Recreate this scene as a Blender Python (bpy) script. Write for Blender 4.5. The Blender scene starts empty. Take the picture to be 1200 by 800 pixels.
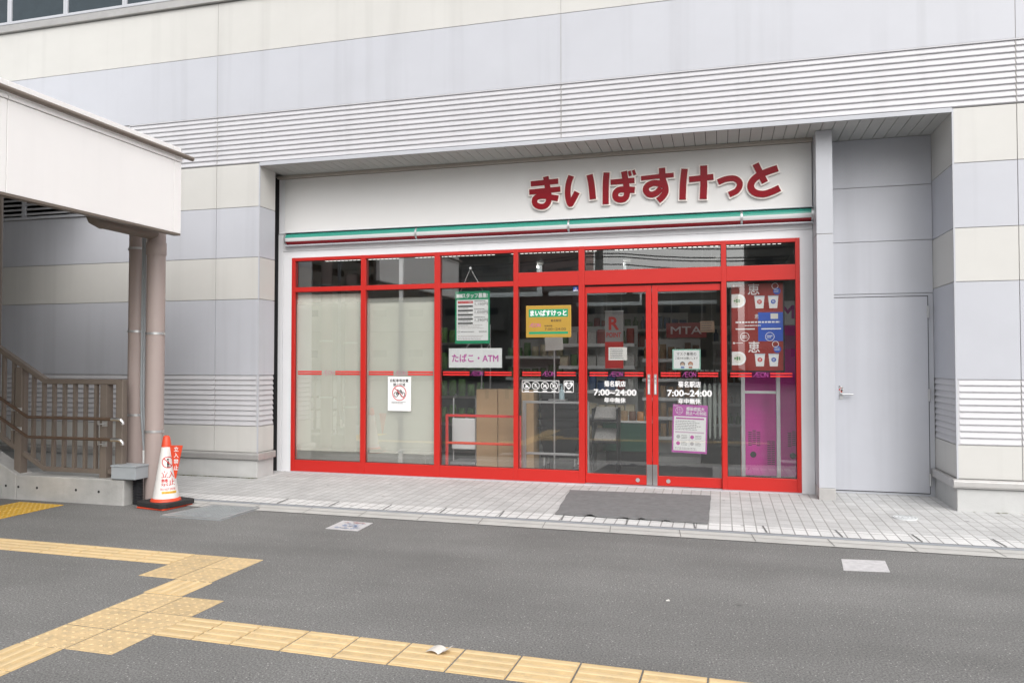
import bpy, bmesh, math, random
from mathutils import Vector, Matrix
random.seed(7)
S = bpy.context.scene
COL = S.collection

# ------------------------------------------------------------------ camera
def setup_camera():
    f, yaw, pitch = 890.28, 0.2684, 0.0252
    cy, sy, cp, sp = math.cos(yaw), math.sin(yaw), math.cos(pitch), math.sin(pitch)
    fw = Vector((-sy * cp, cy * cp, sp)); r = Vector((cy, sy, 0)); u = r.cross(fw)
    M = Matrix((r, u, -fw)).transposed().to_4x4()
    M.translation = Vector((2.4377, -8.911, 1.4844))
    cam = bpy.data.cameras.new('camera'); o = bpy.data.objects.new('camera', cam); COL.objects.link(o)
    cam.sensor_width = 36.0; cam.sensor_fit = 'HORIZONTAL'; cam.lens = 36.0 * f / 1200.0
    cam.clip_start = 0.05; cam.clip_end = 500
    o.matrix_world = M; S.camera = o
setup_camera()

# ------------------------------------------------------------------ overcast sky and soft sun
SUN_DIR = Vector((0.38, -0.68, 0.72)).normalized()
w = bpy.data.worlds.new('World'); S.world = w; w.use_nodes = True
nt = w.node_tree; nt.nodes.clear()
out = nt.nodes.new('ShaderNodeOutputWorld'); bg = nt.nodes.new('ShaderNodeBackground')
sky = nt.nodes.new('ShaderNodeTexSky'); sky.sky_type = 'NISHITA'; sky.sun_disc = False
sky.sun_elevation = math.asin(SUN_DIR.z); sky.sun_rotation = math.atan2(SUN_DIR.x, SUN_DIR.y)
sky.air_density = 1.0; sky.dust_density = 6.0; sky.ozone_density = 1.0
hs = nt.nodes.new('ShaderNodeHueSaturation'); hs.inputs['Saturation'].default_value = 0.22
nt.links.new(sky.outputs[0], hs.inputs['Color']); nt.links.new(hs.outputs[0], bg.inputs['Color'])
bg.inputs['Strength'].default_value = 0.15
nt.links.new(bg.outputs[0], out.inputs['Surface'])
sl = bpy.data.lights.new('sun', 'SUN'); sl.energy = 1.2; sl.angle = math.radians(100); sl.color = (1.0, 0.985, 0.965)
so = bpy.data.objects.new('sun', sl); COL.objects.link(so); so.location = (0, -5, 20)
so.rotation_euler = (-SUN_DIR).to_track_quat('-Z', 'Y').to_euler()
S.view_settings.view_transform = 'Standard'; S.view_settings.look = 'None'
S.view_settings.exposure = 0.20; S.view_settings.gamma = 1.0
S.cycles.max_bounces = 8; S.cycles.transparent_max_bounces = 16
S.cycles.caustics_reflective = False; S.cycles.caustics_refractive = False
S.cycles.use_denoising = True

# ------------------------------------------------------------------ materials
MATS = {}
def N(nt, t, **kw):
    n = nt.nodes.new(t)
    for k, v in kw.items(): setattr(n, k, v)
    return n
def mat(name, col, rough=0.5, metal=0.0, var=0.06, scale=(6, 6, 6), bump=0.0, bscale=60, spec=0.5, coat=0.0, emit=None, streak=0.0, rvar=0.0):
    m = bpy.data.materials.new(name); m.use_nodes = True; MATS[name] = m
    nt = m.node_tree; b = nt.nodes['Principled BSDF']; L = nt.links.new
    b.inputs['Base Color'].default_value = (*col, 1); b.inputs['Roughness'].default_value = rough
    b.inputs['Metallic'].default_value = metal; b.inputs['Specular IOR Level'].default_value = spec
    b.inputs['Coat Weight'].default_value = coat; b.inputs['Coat Roughness'].default_value = 0.05
    tc = N(nt, 'ShaderNodeTexCoord')
    geo = N(nt, 'ShaderNodeNewGeometry')
    last = None
    if var > 0:
        mp = N(nt, 'ShaderNodeMapping'); mp.inputs['Scale'].default_value = scale
        L(geo.outputs['Position'], mp.inputs['Vector'])
        no = N(nt, 'ShaderNodeTexNoise'); no.inputs['Scale'].default_value = 1.0; no.inputs['Detail'].default_value = 6; no.inputs['Roughness'].default_value = .62
        L(mp.outputs[0], no.inputs['Vector'])
        mr = N(nt, 'ShaderNodeMapRange'); mr.inputs[1].default_value = .28; mr.inputs[2].default_value = .72
        mr.inputs[3].default_value = 1 - var; mr.inputs[4].default_value = 1 + var
        L(no.outputs['Fac'], mr.inputs[0])
        mx = N(nt, 'ShaderNodeVectorMath', operation='SCALE'); mx.inputs[0].default_value = col
        L(mr.outputs[0], mx.inputs['Scale']); last = mx.outputs[0]
        if rvar:
            m2 = N(nt, 'ShaderNodeMapRange'); m2.inputs[1].default_value = .3; m2.inputs[2].default_value = .7
            m2.inputs[3].default_value = max(.02, rough - rvar); m2.inputs[4].default_value = min(1, rough + rvar)
            L(no.outputs['Fac'], m2.inputs[0]); L(m2.outputs[0], b.inputs['Roughness'])
        if streak > 0:
            mp2 = N(nt, 'ShaderNodeMapping'); mp2.inputs['Scale'].default_value = (5.5, 5.5, .22)
            L(geo.outputs['Position'], mp2.inputs['Vector'])
            n2 = N(nt, 'ShaderNodeTexNoise'); n2.inputs['Scale'].default_value = 1; n2.inputs['Detail'].default_value = 4
            L(mp2.outputs[0], n2.inputs['Vector'])
            r2 = N(nt, 'ShaderNodeMapRange'); r2.inputs[1].default_value = .52; r2.inputs[2].default_value = .78
            r2.inputs[3].default_value = 1; r2.inputs[4].default_value = 1 - streak
            L(n2.outputs['Fac'], r2.inputs[0])
            s2 = N(nt, 'ShaderNodeVectorMath', operation='SCALE'); L(last, s2.inputs[0]); L(r2.outputs[0], s2.inputs['Scale'])
            last = s2.outputs[0]
        L(last, b.inputs['Base Color'])
    if bump > 0:
        nb = N(nt, 'ShaderNodeTexNoise'); nb.inputs['Scale'].default_value = bscale; nb.inputs['Detail'].default_value = 4
        L(geo.outputs['Position'], nb.inputs['Vector'])
        bp = N(nt, 'ShaderNodeBump'); bp.inputs['Strength'].default_value = bump; bp.inputs['Distance'].default_value = .01
        L(nb.outputs['Fac'], bp.inputs['Height']); L(bp.outputs[0], b.inputs['Normal'])
    if emit:
        b.inputs['Emission Color'].default_value = (*emit[0], 1); b.inputs['Emission Strength'].default_value = emit[1]
    return m

BEIGE = mat('cream panel', (.595, .59, .568), .38, var=.035, scale=(1.2, 1.2, 1.5), streak=.09, rvar=.06)
GREY = mat('pale grey panel', (.513, .527, .572), .36, var=.035, scale=(1.1, 1.1, 1.3), streak=.10, rvar=.06)
LOUV = mat('louvre metal', (.55, .55, .575), .42, var=.03, scale=(1, 1, 3), streak=.09)
TRIM = mat('white trim', (.50, .515, .555), .35, var=.03, scale=(2, 2, 2), streak=.05)
JOINT = mat('joint sealant', (.42, .41, .40), .8, var=.1)
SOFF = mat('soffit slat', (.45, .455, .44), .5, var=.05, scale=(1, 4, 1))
DARK = mat('dark gap', (.02, .02, .022), .8, var=.1)
CONC = mat('concrete', (.44, .438, .425), .85, var=.16, scale=(3.5, 3.5, 4.5), bump=.25, bscale=45, streak=.14)
PLINTH = mat('plinth render', (.52, .525, .52), .8, var=.08, scale=(3, 3, 5), bump=.15, bscale=50, streak=.10)
LEDGE = mat('aluminium ledge', (.55, .54, .53), .38, .55, var=.08)
SURR = mat('surround white', (.78, .79, .815), .35, var=.03, scale=(2, 2, 2), streak=.05)
SIGNW = mat('sign white', (.74, .74, .735), .32, var=.02, scale=(.8, .8, .8))
TAN = mat('tan trim', (.42, .38, .34), .5, var=.06)
RED = mat('red frame', (.52, .018, .013), .38, var=.03, scale=(2, 2, 3))
DRED = mat('acrylic dark red', (.25, .002, .010), .25, var=.03, spec=.22, coat=.0)
RIM = mat('letter rim', (.95, .90, .86), .4, var=.02)
GREEN = mat('band green', (.045, .29, .225), .25, var=.03)
BANDW = mat('band white', (.66, .67, .68), .25, var=.02)
BANDR = mat('band red', (.30, .008, .015), .25, var=.03)
CHROME = mat('brushed steel', (.62, .62, .62), .28, 1.0, var=.06)
ALU = mat('aluminium', (.60, .61, .62), .38, .8, var=.05)
WHITE = mat('printed white', (.88, .88, .88), .45, var=.015)
WHITEC = mat('canopy white', (.93, .915, .91), .35, var=.02, scale=(1, 1, 1), streak=.03)
PWHITE = mat('white plastic', (.86, .88, .88), .35, var=.02)
INK = mat('black ink', (.03, .03, .03), .5, var=.05)
INKG = mat('grey ink', (.16, .16, .17), .5, var=.05)
MAG = mat('magenta ink', (.56, .09, .40), .4, var=.03)
AMAG = mat('magenta panel', (.72, .025, .40), .4, var=.06)
PURP = mat('purple print', (.52, .09, .42), .4, var=.03)
STRIPE = mat('red film', (.72, .03, .03), .4, var=.03)
SGREEN = mat('sign green', (.01, .30, .14), .4, var=.03)
GOLD = mat('gold plate', (.60, .37, .07), .32, .45, var=.04)
SRED = mat('sign red', (.62, .02, .02), .45, var=.04)
ADRED = mat('advert red', (.29, .028, .022), .4, var=.04)
BLUE = mat('print blue', (.03, .10, .50), .4, var=.04)
WHITEINK = mat('white lettering', (.82, .82, .82), .45, var=.01)
BROWN = mat('brown painted steel', (.175, .145, .122), .45, var=.07, scale=(3, 3, 2), rvar=.08)
PIPE = mat('taupe drain pipe', (.40, .33, .31), .42, var=.06, scale=(3, 3, 1.2), streak=.10)
HAND = mat('handrail vinyl', (.10, .065, .045), .32, var=.06)
GALV = mat('galvanised box', (.36, .39, .415), .5, .0, var=.08, scale=(5, 5, 5))
BLACKR = mat('black rubber', (.025, .025, .026), .75, var=.12, bump=.2)
CONER = mat('cone orange red', (.72, .075, .03), .42, var=.05)
CONEW = mat('cone white', (.80, .79, .77), .4, var=.05, scale=(9, 9, 4), streak=.06)
YELW = mat('bright yellow tile', (.62, .36, .035), .7, var=.09, scale=(9, 9, 9), bump=.15)
YELDOT = mat('yellow stud', (.66, .45, .14), .7, var=.08)
COVER = mat('grating steel', (.36, .38, .39), .55, .3, var=.12, scale=(10, 10, 10))
MATM = mat('door mat pile', (.20, .20, .203), .95, var=.14, scale=(14, 14, 14), bump=.8, bscale=160)
PLATE = mat('faded ground plate', (.55, .54, .55), .6, var=.16, scale=(22, 22, 22))
PAPER = mat('paper', (.80, .78, .75), .6, var=.03)
CARD = mat('cardboard', (.46, .31, .17), .8, var=.06, scale=(3, 3, 8))
BLKP = mat('black plastic', (.022, .023, .026), .4, var=.1)
IFLOOR = mat('shop floor', (.11, .11, .108), .35, var=.08)
IWALL = mat('shop wall', (.22, .22, .21), .7, var=.05)
SHELF = mat('shelf white', (.62, .63, .62), .45, var=.04)
BACKB = mat('window back board', (.88, .885, .80), .7, var=.02, scale=(1, 1, .6))
DGREEN = mat('dark green crate', (.02, .10, .065), .45, var=.06)
LGREEN = mat('pale umbrella', (.45, .52, .47), .4, var=.1)
LEAF = mat('green produce', (.07, .16, .035), .6, var=.3, scale=(25, 25, 25))
TUBE = mat('lit tube', (.9, .9, .9), .5, var=0, emit=((1.0, .98, .92), 1.3))
FILL_TUBE = mat('aisle fill tube', (.9, .9, .9), .5, var=0, emit=((1.0, .98, .92), 9.0))
UPGL = mat('upper window glass', (.035, .05, .06), .06, var=.1, spec=.8)
OPP1 = mat('opposite grey wall', (.30, .30, .28), .8, var=.08)
OPP2 = mat('opposite pink wall', (.48, .33, .30), .8, var=.08)
OPP3 = mat('opposite concrete', (.36, .355, .33), .85, var=.12)
POLE = mat('pole concrete', (.30, .29, .27), .8, var=.08)
MOSS = mat('moss', (.16, .17, .05), .9, var=.3, scale=(30, 30, 30))
PACKS = [mat('pack %s' % n, c, .45, var=.2, scale=(40, 40, 60)) for n, c in
         [('tan', (.40, .25, .12)), ('brown', (.16, .07, .035)), ('cream', (.58, .52, .38)), ('red', (.35, .04, .03)), ('green', (.09, .20, .08)),
          ('blue', (.05, .12, .28)), ('white', (.62, .62, .60)), ('orange', (.50, .20, .04))]]

def block_mat(name, col, dirt, amount):
    m = mat(name, col, .75, var=.09, scale=(9, 9, 9), bump=.2, bscale=90)
    nt = m.node_tree; b = nt.nodes['Principled BSDF']; L = nt.links.new
    src = b.inputs['Base Color'].links[0].from_socket
    oi = N(nt, 'ShaderNodeObjectInfo'); mr = N(nt, 'ShaderNodeMapRange'); mr.inputs[3].default_value = .90; mr.inputs[4].default_value = 1.06
    L(oi.outputs['Random'], mr.inputs[0]); vs = N(nt, 'ShaderNodeVectorMath', operation='SCALE'); L(src, vs.inputs[0]); L(mr.outputs[0], vs.inputs['Scale'])
    geo = N(nt, 'ShaderNodeNewGeometry'); no = N(nt, 'ShaderNodeTexNoise'); no.inputs['Scale'].default_value = 14; no.inputs['Detail'].default_value = 7; no.inputs['Roughness'].default_value = .75
    L(geo.outputs['Position'], no.inputs['Vector'])
    m2 = N(nt, 'ShaderNodeMapRange'); m2.inputs[1].default_value = .48; m2.inputs[2].default_value = .72; m2.inputs[3].default_value = 0; m2.inputs[4].default_value = amount
    L(no.outputs['Fac'], m2.inputs[0]); mx = N(nt, 'ShaderNodeMix', data_type='RGBA'); L(m2.outputs[0], mx.inputs[0]); L(vs.outputs[0], mx.inputs[6]); mx.inputs[7].default_value = (*dirt, 1)
    L(mx.outputs[2], b.inputs['Base Color']); return m
def glass_mat():
    m = bpy.data.materials.new('window glass'); m.use_nodes = True; MATS['glass'] = m
    nt = m.node_tree; nt.nodes.clear(); L = nt.links.new
    o = N(nt, 'ShaderNodeOutputMaterial'); mix = N(nt, 'ShaderNodeMixShader')
    tr = N(nt, 'ShaderNodeBsdfTransparent'); tr.inputs[0].default_value = (.985, .99, .988, 1)
    gl = N(nt, 'ShaderNodeBsdfGlossy'); gl.inputs['Roughness'].default_value = .01; gl.inputs['Color'].default_value = (.95, .97, .97, 1)
    fr = N(nt, 'ShaderNodeFresnel'); fr.inputs['IOR'].default_value = 1.60
    # slight waviness of float glass
    geo = N(nt, 'ShaderNodeNewGeometry'); no = N(nt, 'ShaderNodeTexNoise'); no.inputs['Scale'].default_value = .8; no.inputs['Detail'].default_value = 1
    L(geo.outputs['Position'], no.inputs['Vector'])
    bp = N(nt, 'ShaderNodeBump'); bp.inputs['Strength'].default_value = .05; bp.inputs['Distance'].default_value = .02
    L(no.outputs['Fac'], bp.inputs['Height']); L(bp.outputs[0], gl.inputs['Normal'])
    ml = N(nt, 'ShaderNodeMath', operation='MULTIPLY'); ml.inputs[1].default_value = 3.5; L(fr.outputs[0], ml.inputs[0])
    bk = N(nt, 'ShaderNodeMath', operation='SUBTRACT'); bk.inputs[0].default_value = 1.0; L(geo.outputs['Backfacing'], bk.inputs[1])
    m3 = N(nt, 'ShaderNodeMath', operation='MULTIPLY'); m3.use_clamp = True; L(ml.outputs[0], m3.inputs[0]); L(bk.outputs[0], m3.inputs[1])
    L(m3.outputs[0], mix.inputs[0]); L(tr.outputs[0], mix.inputs[1]); L(gl.outputs[0], mix.inputs[2]); L(mix.outputs[0], o.inputs['Surface'])
    return m
YELT = block_mat('worn yellow tile', (.67, .485, .25), (.36, .30, .21), .60)
YELTD = block_mat('worn studded tile', (.62, .46, .255), (.36, .30, .21), .70)
GLASS = glass_mat()

def film_mat():
    # frosted privacy film: mostly diffuse, a little see-through; clear edge at top and bottom
    m = bpy.data.materials.new('frosted film'); m.use_nodes = True
    nt = m.node_tree; b = nt.nodes['Principled BSDF']; L = nt.links.new
    o = nt.nodes['Material Output']
    b.inputs['Base Color'].default_value = (.86, .87, .79, 1); b.inputs['Roughness'].default_value = .5
    tr = N(nt, 'ShaderNodeBsdfTransparent'); mix = N(nt, 'ShaderNodeMixShader')
    geo = N(nt, 'ShaderNodeNewGeometry'); sx = N(nt, 'ShaderNodeSeparateXYZ'); L(geo.outputs['Position'], sx.inputs[0])
    mr = N(nt, 'ShaderNodeMapRange'); mr.inputs[1].default_value = .24; mr.inputs[2].default_value = .42; mr.inputs[3].default_value = .15; mr.inputs[4].default_value = .36
    mr.interpolation_type = 'SMOOTHSTEP'
    L(sx.outputs['Z'], mr.inputs[0])
    m2 = N(nt, 'ShaderNodeMapRange'); m2.inputs[1].default_value = 2.18; m2.inputs[2].default_value = 2.30; m2.inputs[3].default_value = 1; m2.inputs[4].default_value = .35; m2.interpolation_type = 'SMOOTHSTEP'
    L(sx.outputs['Z'], m2.inputs[0]); mm = N(nt, 'ShaderNodeMath', operation='MULTIPLY'); L(mr.outputs[0], mm.inputs[0]); L(m2.outputs[0], mm.inputs[1]); L(mm.outputs[0], mix.inputs[0]); L(tr.outputs[0], mix.inputs[1]); L(b.outputs[0], mix.inputs[2])
    L(mix.outputs[0], o.inputs['Surface'])
    return m
FILM = film_mat()

def asphalt_mat():
    m = bpy.data.materials.new('asphalt'); m.use_nodes = True
    nt = m.node_tree; b = nt.nodes['Principled BSDF']; L = nt.links.new
    geo = N(nt, 'ShaderNodeNewGeometry')
    def noise(s, d=5, r=.6):
        n = N(nt, 'ShaderNodeTexNoise'); n.inputs['Scale'].default_value = s; n.inputs['Detail'].default_value = d; n.inputs['Roughness'].default_value = r
        L(geo.outputs['Position'], n.inputs['Vector']); return n.outputs['Fac']
    cr = N(nt, 'ShaderNodeValToRGB')
    cr.color_ramp.elements[0].position = .36; cr.color_ramp.elements[0].color = (.075, .075, .074, 1)
    cr.color_ramp.elements[1].position = .66; cr.color_ramp.elements[1].color = (.31, .308, .30, 1)
    L(noise(95, 6, .8), cr.inputs[0])
    # pale aggregate stones
    vo = N(nt, 'ShaderNodeTexVoronoi'); vo.inputs['Scale'].default_value = 64; L(geo.outputs['Position'], vo.inputs['Vector'])
    lt = N(nt, 'ShaderNodeMath', operation='LESS_THAN'); lt.inputs[1].default_value = .22; L(vo.outputs['Distance'], lt.inputs[0])
    sc = N(nt, 'ShaderNodeSeparateColor'); L(vo.outputs['Color'], sc.inputs[0])
    gt = N(nt, 'ShaderNodeMath', operation='GREATER_THAN'); gt.inputs[1].default_value = .87; L(sc.outputs[0], gt.inputs[0])
    mu = N(nt, 'ShaderNodeMath', operation='MULTIPLY'); L(lt.outputs[0], mu.inputs[0]); L(gt.outputs[0], mu.inputs[1])
    mx = N(nt, 'ShaderNodeMix', data_type='RGBA'); L(mu.outputs[0], mx.inputs[0]); L(cr.outputs[0], mx.inputs[6]); mx.inputs[7].default_value = (.46, .45, .43, 1)
    mr = N(nt, 'ShaderNodeMapRange'); mr.inputs[1].default_value = .3; mr.inputs[2].default_value = .7; mr.inputs[3].default_value = .86; mr.inputs[4].default_value = 1.14
    L(noise(.7, 5), mr.inputs[0])
    vs = N(nt, 'ShaderNodeVectorMath', operation='SCALE'); L(mx.outputs[2], vs.inputs[0]); L(mr.outputs[0], vs.inputs['Scale'])
    mp = N(nt, 'ShaderNodeMapping'); mp.inputs['Scale'].default_value = (.16, 1.3, 1); L(geo.outputs['Position'], mp.inputs['Vector'])
    ns = N(nt, 'ShaderNodeTexNoise'); ns.inputs['Scale'].default_value = 1.6; ns.inputs['Detail'].default_value = 4; L(mp.outputs[0], ns.inputs['Vector'])
    m4 = N(nt, 'ShaderNodeMapRange'); m4.inputs[1].default_value = .35; m4.inputs[2].default_value = .65; m4.inputs[3].default_value = .93; m4.inputs[4].default_value = 1.07; L(ns.outputs['Fac'], m4.inputs[0])
    vg = N(nt, 'ShaderNodeTexVoronoi'); vg.inputs['Scale'].default_value = 1.15; L(geo.outputs['Position'], vg.inputs['Vector'])
    m5 = N(nt, 'ShaderNodeMapRange'); m5.inputs[1].default_value = .022; m5.inputs[2].default_value = .038; m5.inputs[3].default_value = .72; m5.inputs[4].default_value = 1; L(vg.outputs['Distance'], m5.inputs[0])
    m6 = N(nt, 'ShaderNodeMath', operation='MULTIPLY'); L(m4.outputs[0], m6.inputs[0]); L(m5.outputs[0], m6.inputs[1])
    v2 = N(nt, 'ShaderNodeVectorMath', operation='SCALE'); L(vs.outputs[0], v2.inputs[0]); L(m6.outputs[0], v2.inputs['Scale']); vs = v2
    L(vs.outputs[0], b.inputs['Base Color']); b.inputs['Roughness'].default_value = .85; b.inputs['Specular IOR Level'].default_value = .35
    bp = N(nt, 'ShaderNodeBump'); bp.inputs['Strength'].default_value = .55; bp.inputs['Distance'].default_value = .006
    L(noise(110, 4, .7), bp.inputs['Height']); L(bp.outputs[0], b.inputs['Normal'])
    return m
ASPH = asphalt_mat()

def paving_mat(name, bw, bh, c1, c2, mortar, ox=0, oy=0, msize=.006):
    m = bpy.data.materials.new(name); m.use_nodes = True
    nt = m.node_tree; b = nt.nodes['Principled BSDF']; L = nt.links.new
    geo = N(nt, 'ShaderNodeNewGeometry'); mp = N(nt, 'ShaderNodeMapping'); mp.inputs['Location'].default_value = (ox, oy, 0)
    L(geo.outputs['Position'], mp.inputs['Vector'])
    br = N(nt, 'ShaderNodeTexBrick'); br.offset = 0; br.squash = 1; br.inputs['Scale'].default_value = 1
    br.inputs['Brick Width'].default_value = bw; br.inputs['Row Height'].default_value = bh; br.inputs['Mortar Size'].default_value = msize
    br.inputs['Mortar Smooth'].default_value = .25; br.inputs['Bias'].default_value = -.1
    br.inputs['Color1'].default_value = (*c1, 1); br.inputs['Color2'].default_value = (*c2, 1); br.inputs['Mortar'].default_value = (*mortar, 1)
    L(mp.outputs[0], br.inputs['Vector'])
    def noise(s, d=5):
        n = N(nt, 'ShaderNodeTexNoise'); n.inputs['Scale'].default_value = s; n.inputs['Detail'].default_value = d; n.inputs['Roughness'].default_value = .65
        L(geo.outputs['Position'], n.inputs['Vector']); return n.outputs['Fac']
    mr = N(nt, 'ShaderNodeMapRange'); mr.inputs[1].default_value = .3; mr.inputs[2].default_value = .7; mr.inputs[3].default_value = .86; mr.inputs[4].default_value = 1.1
    L(noise(2.2), mr.inputs[0])
    m2 = N(nt, 'ShaderNodeMapRange'); m2.inputs[1].default_value = .3; m2.inputs[2].default_value = .7; m2.inputs[3].default_value = .9; m2.inputs[4].default_value = 1.08
    L(noise(70), m2.inputs[0])
    mm = N(nt, 'ShaderNodeMath', operation='MULTIPLY'); L(mr.outputs[0], mm.inputs[0]); L(m2.outputs[0], mm.inputs[1])
    # dark spots of trodden gum
    vo = N(nt, 'ShaderNodeTexVoronoi'); vo.inputs['Scale'].default_value = 3.3; L(geo.outputs['Position'], vo.inputs['Vector'])
    sp = N(nt, 'ShaderNodeMapRange'); sp.inputs[1].default_value = .05; sp.inputs[2].default_value = .075; sp.inputs[3].default_value = .55; sp.inputs[4].default_value = 1
    L(vo.outputs['Distance'], sp.inputs[0])
    m3 = N(nt, 'ShaderNodeMath', operation='MULTIPLY'); L(mm.outputs[0], m3.inputs[0]); L(sp.outputs[0], m3.inputs[1])
    vs = N(nt, 'ShaderNodeVectorMath', operation='SCALE'); L(br.outputs['Color'], vs.inputs[0]); L(m3.outputs[0], vs.inputs['Scale'])
    L(vs.outputs[0], b.inputs['Base Color']); b.inputs['Roughness'].default_value = .75
    bp = N(nt, 'ShaderNodeBump'); bp.inputs['Strength'].default_value = .5; bp.inputs['Distance'].default_value = .004; bp.invert = True
    L(br.outputs['Fac'], bp.inputs['Height']); L(bp.outputs[0], b.inputs['Normal'])
    return m
PAVE = paving_mat('paving tiles', .1025, .176, (.50, .502, .50), (.56, .562, .56), (.345, .34, .33), ox=.04, oy=.06)
PAVEW = paving_mat('white edge tiles', .1025, .30, (.66, .66, .655), (.71, .71, .705), (.33, .325, .32), ox=.04, oy=2.14)
KERB = mat('kerb concrete', (.50, .495, .475), .85, var=.12, scale=(4, 4, 4), bump=.2)
KERBG = mat('grey drain strip', (.30, .32, .345), .7, var=.10, scale=(6, 6, 6))

# ------------------------------------------------------------------ mesh helpers
ORG = {}
def tag(o, label=None, cat=None, group=None, kind=None):
    if label: o['label'] = label
    if cat: o['category'] = cat
    if group: o['group'] = group
    if kind: o['kind'] = kind
    return o
def thing(name, label, cat, loc=(0, 0, 0), group=None):
    o = bpy.data.objects.new(name, None); COL.objects.link(o); o.location = loc; o.empty_display_size = .1
    ORG[o.name] = Vector(loc)
    return tag(o, label, cat, group)
class MB:
    def __init__(s): s.v = []; s.f = []; s.mi = []; s.sm = []
    def add(s, vs, fs, mi=0, smooth=False):
        b = len(s.v); s.v += [Vector(p) for p in vs]
        for f in fs: s.f.append([b + i for i in f]); s.mi.append(mi); s.sm.append(smooth)
        return s
    def box(s, x0, x1, y0, y1, z0, z1, mi=0):
        if x0 > x1: x0, x1 = x1, x0
        if y0 > y1: y0, y1 = y1, y0
        if z0 > z1: z0, z1 = z1, z0
        return s.add([(x0, y0, z0), (x1, y0, z0), (x1, y1, z0), (x0, y1, z0), (x0, y0, z1), (x1, y0, z1), (x1, y1, z1), (x0, y1, z1)],
              [(0, 3, 2, 1), (4, 5, 6, 7), (0, 1, 5, 4), (1, 2, 6, 5), (2, 3, 7, 6), (3, 0, 4, 7)], mi)
    def obox(s, c, ax, ay, az, mi=0):
        c, ax, ay, az = map(Vector, (c, ax, ay, az)); vs = []
        for k in (-1, 1):
            for (i, j) in ((-1, -1), (1, -1), (1, 1), (-1, 1)): vs.append(c + ax * i + ay * j + az * k)
        return s.add(vs, [(0, 3, 2, 1), (4, 5, 6, 7), (0, 1, 5, 4), (1, 2, 6, 5), (2, 3, 7, 6), (3, 0, 4, 7)], mi)
    def bar(s, p0, p1, w, h, up=(0, 0, 1), mi=0):
        p0, p1 = Vector(p0), Vector(p1); d = (p1 - p0); n = d.normalized(); sd = n.cross(Vector(up)).normalized(); u = sd.cross(n)
        return s.obox((p0 + p1) / 2, d / 2, sd * w / 2, u * h / 2, mi)
    def tube(s, path, r, n=14, mi=0, cap=True):
        P = [Vector(p) for p in path]; R = r if isinstance(r, (list, tuple)) else [r] * len(P)
        rings = []; ref = None
        for i, p in enumerate(P):
            d = (P[min(i + 1, len(P) - 1)] - P[max(i - 1, 0)]).normalized()
            if ref is None or abs(ref.dot(d)) > .95: ref = Vector((0, 0, 1)) if abs(d.z) < .9 else Vector((1, 0, 0))
            a = d.cross(ref).normalized(); b = a.cross(d).normalized(); ref = b
            rings.append([p + (a * math.cos(t) + b * math.sin(t)) * R[i] for t in [2 * math.pi * k / n for k in range(n)]])
        vs = [v for g in rings for v in g]; fs = []
        for i in range(len(P) - 1):
            for k in range(n):
                k2 = (k + 1) % n; fs.append((i * n + k, i * n + k2, (i + 1) * n + k2, (i + 1) * n + k))
        s.add(vs, fs, mi, True)
        if cap:
            s.add(rings[0], [tuple(range(n))[::-1]], mi); s.add(rings[-1], [tuple(range(n))], mi)
        return s
    def cyl(s, c, r, h, n=20, mi=0, r2=None):
        return s.tube([c, (c[0], c[1], c[2] + h)], [r, r if r2 is None else r2], n, mi)
    def prism_x(s, poly, x0, x1, mi=0):
        n = len(poly); vs = [(x0, y, z) for y, z in poly] + [(x1, y, z) for y, z in poly]
        fs = [(i, (i + 1) % n, n + (i + 1) % n, n + i) for i in range(n)] + [tuple(range(n))[::-1], tuple(range(n, 2 * n))]
        return s.add(vs, fs, mi)
    def prism_y(s, poly, y0, y1, mi=0):
        n = len(poly); vs = [(x, y0, z) for x, z in poly] + [(x, y1, z) for x, z in poly]
        fs = [(i, (i + 1) % n, n + (i + 1) % n, n + i) for i in range(n)] + [tuple(range(n))[::-1], tuple(range(n, 2 * n))]
        return s.add(vs, fs, mi)
    def disc(s, c, r, y, n=28, mi=0, r_in=None, t=.0015):
        # flat disc or ring in the x-z plane facing -y
        cx, cz = c; a = [(cx + r * math.cos(2 * math.pi * k / n), cz + r * math.sin(2 * math.pi * k / n)) for k in range(n)]
        if r_in is None: return s.prism_y(a, y, y + t, mi)
        b = [(cx + r_in * math.cos(2 * math.pi * k / n), cz + r_in * math.sin(2 * math.pi * k / n)) for k in range(n)]
        vs = [(x, y, z) for x, z in a] + [(x, y, z) for x, z in b]
        return s.add(vs, [(k, (k + 1) % n, n + (k + 1) % n, n + k) for k in range(n)], mi)
    def build(s, name, mats, parent=None, bevel=0, sharp=40, label=None, cat=None, group=None, kind=None, seg=2):
        if not isinstance(mats, (list, tuple)): mats = [mats]
        if parent is not None: org = ORG[parent.name]
        else:
            xs = [v.x for v in s.v]; ys = [v.y for v in s.v]; zs = [v.z for v in s.v]
            org = Vector(((min(xs) + max(xs)) / 2, (min(ys) + max(ys)) / 2, min(zs)))
        me = bpy.data.meshes.new(name); me.from_pydata([tuple(v - org) for v in s.v], [], s.f)
        for m in mats: me.materials.append(m)
        me.polygons.foreach_set('material_index', s.mi); me.polygons.foreach_set('use_smooth', s.sm)
        bm = bmesh.new(); bm.from_mesh(me); bmesh.ops.recalc_face_normals(bm, faces=bm.faces); bm.to_mesh(me); bm.free()
        if any(s.sm): me.set_sharp_from_angle(angle=math.radians(sharp))
        me.update()
        o = bpy.data.objects.new(name, me); COL.objects.link(o)
        if parent is not None: o.parent = parent; ORG[o.name] = org
        else: o.location = org; ORG[o.name] = org
        if bevel:
            bv = o.modifiers.new('bevel', 'BEVEL'); bv.width = bevel; bv.segments = seg; bv.limit_method = 'ANGLE'; bv.angle_limit = math.radians(35)
        return tag(o, label, cat, group, kind)
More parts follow.
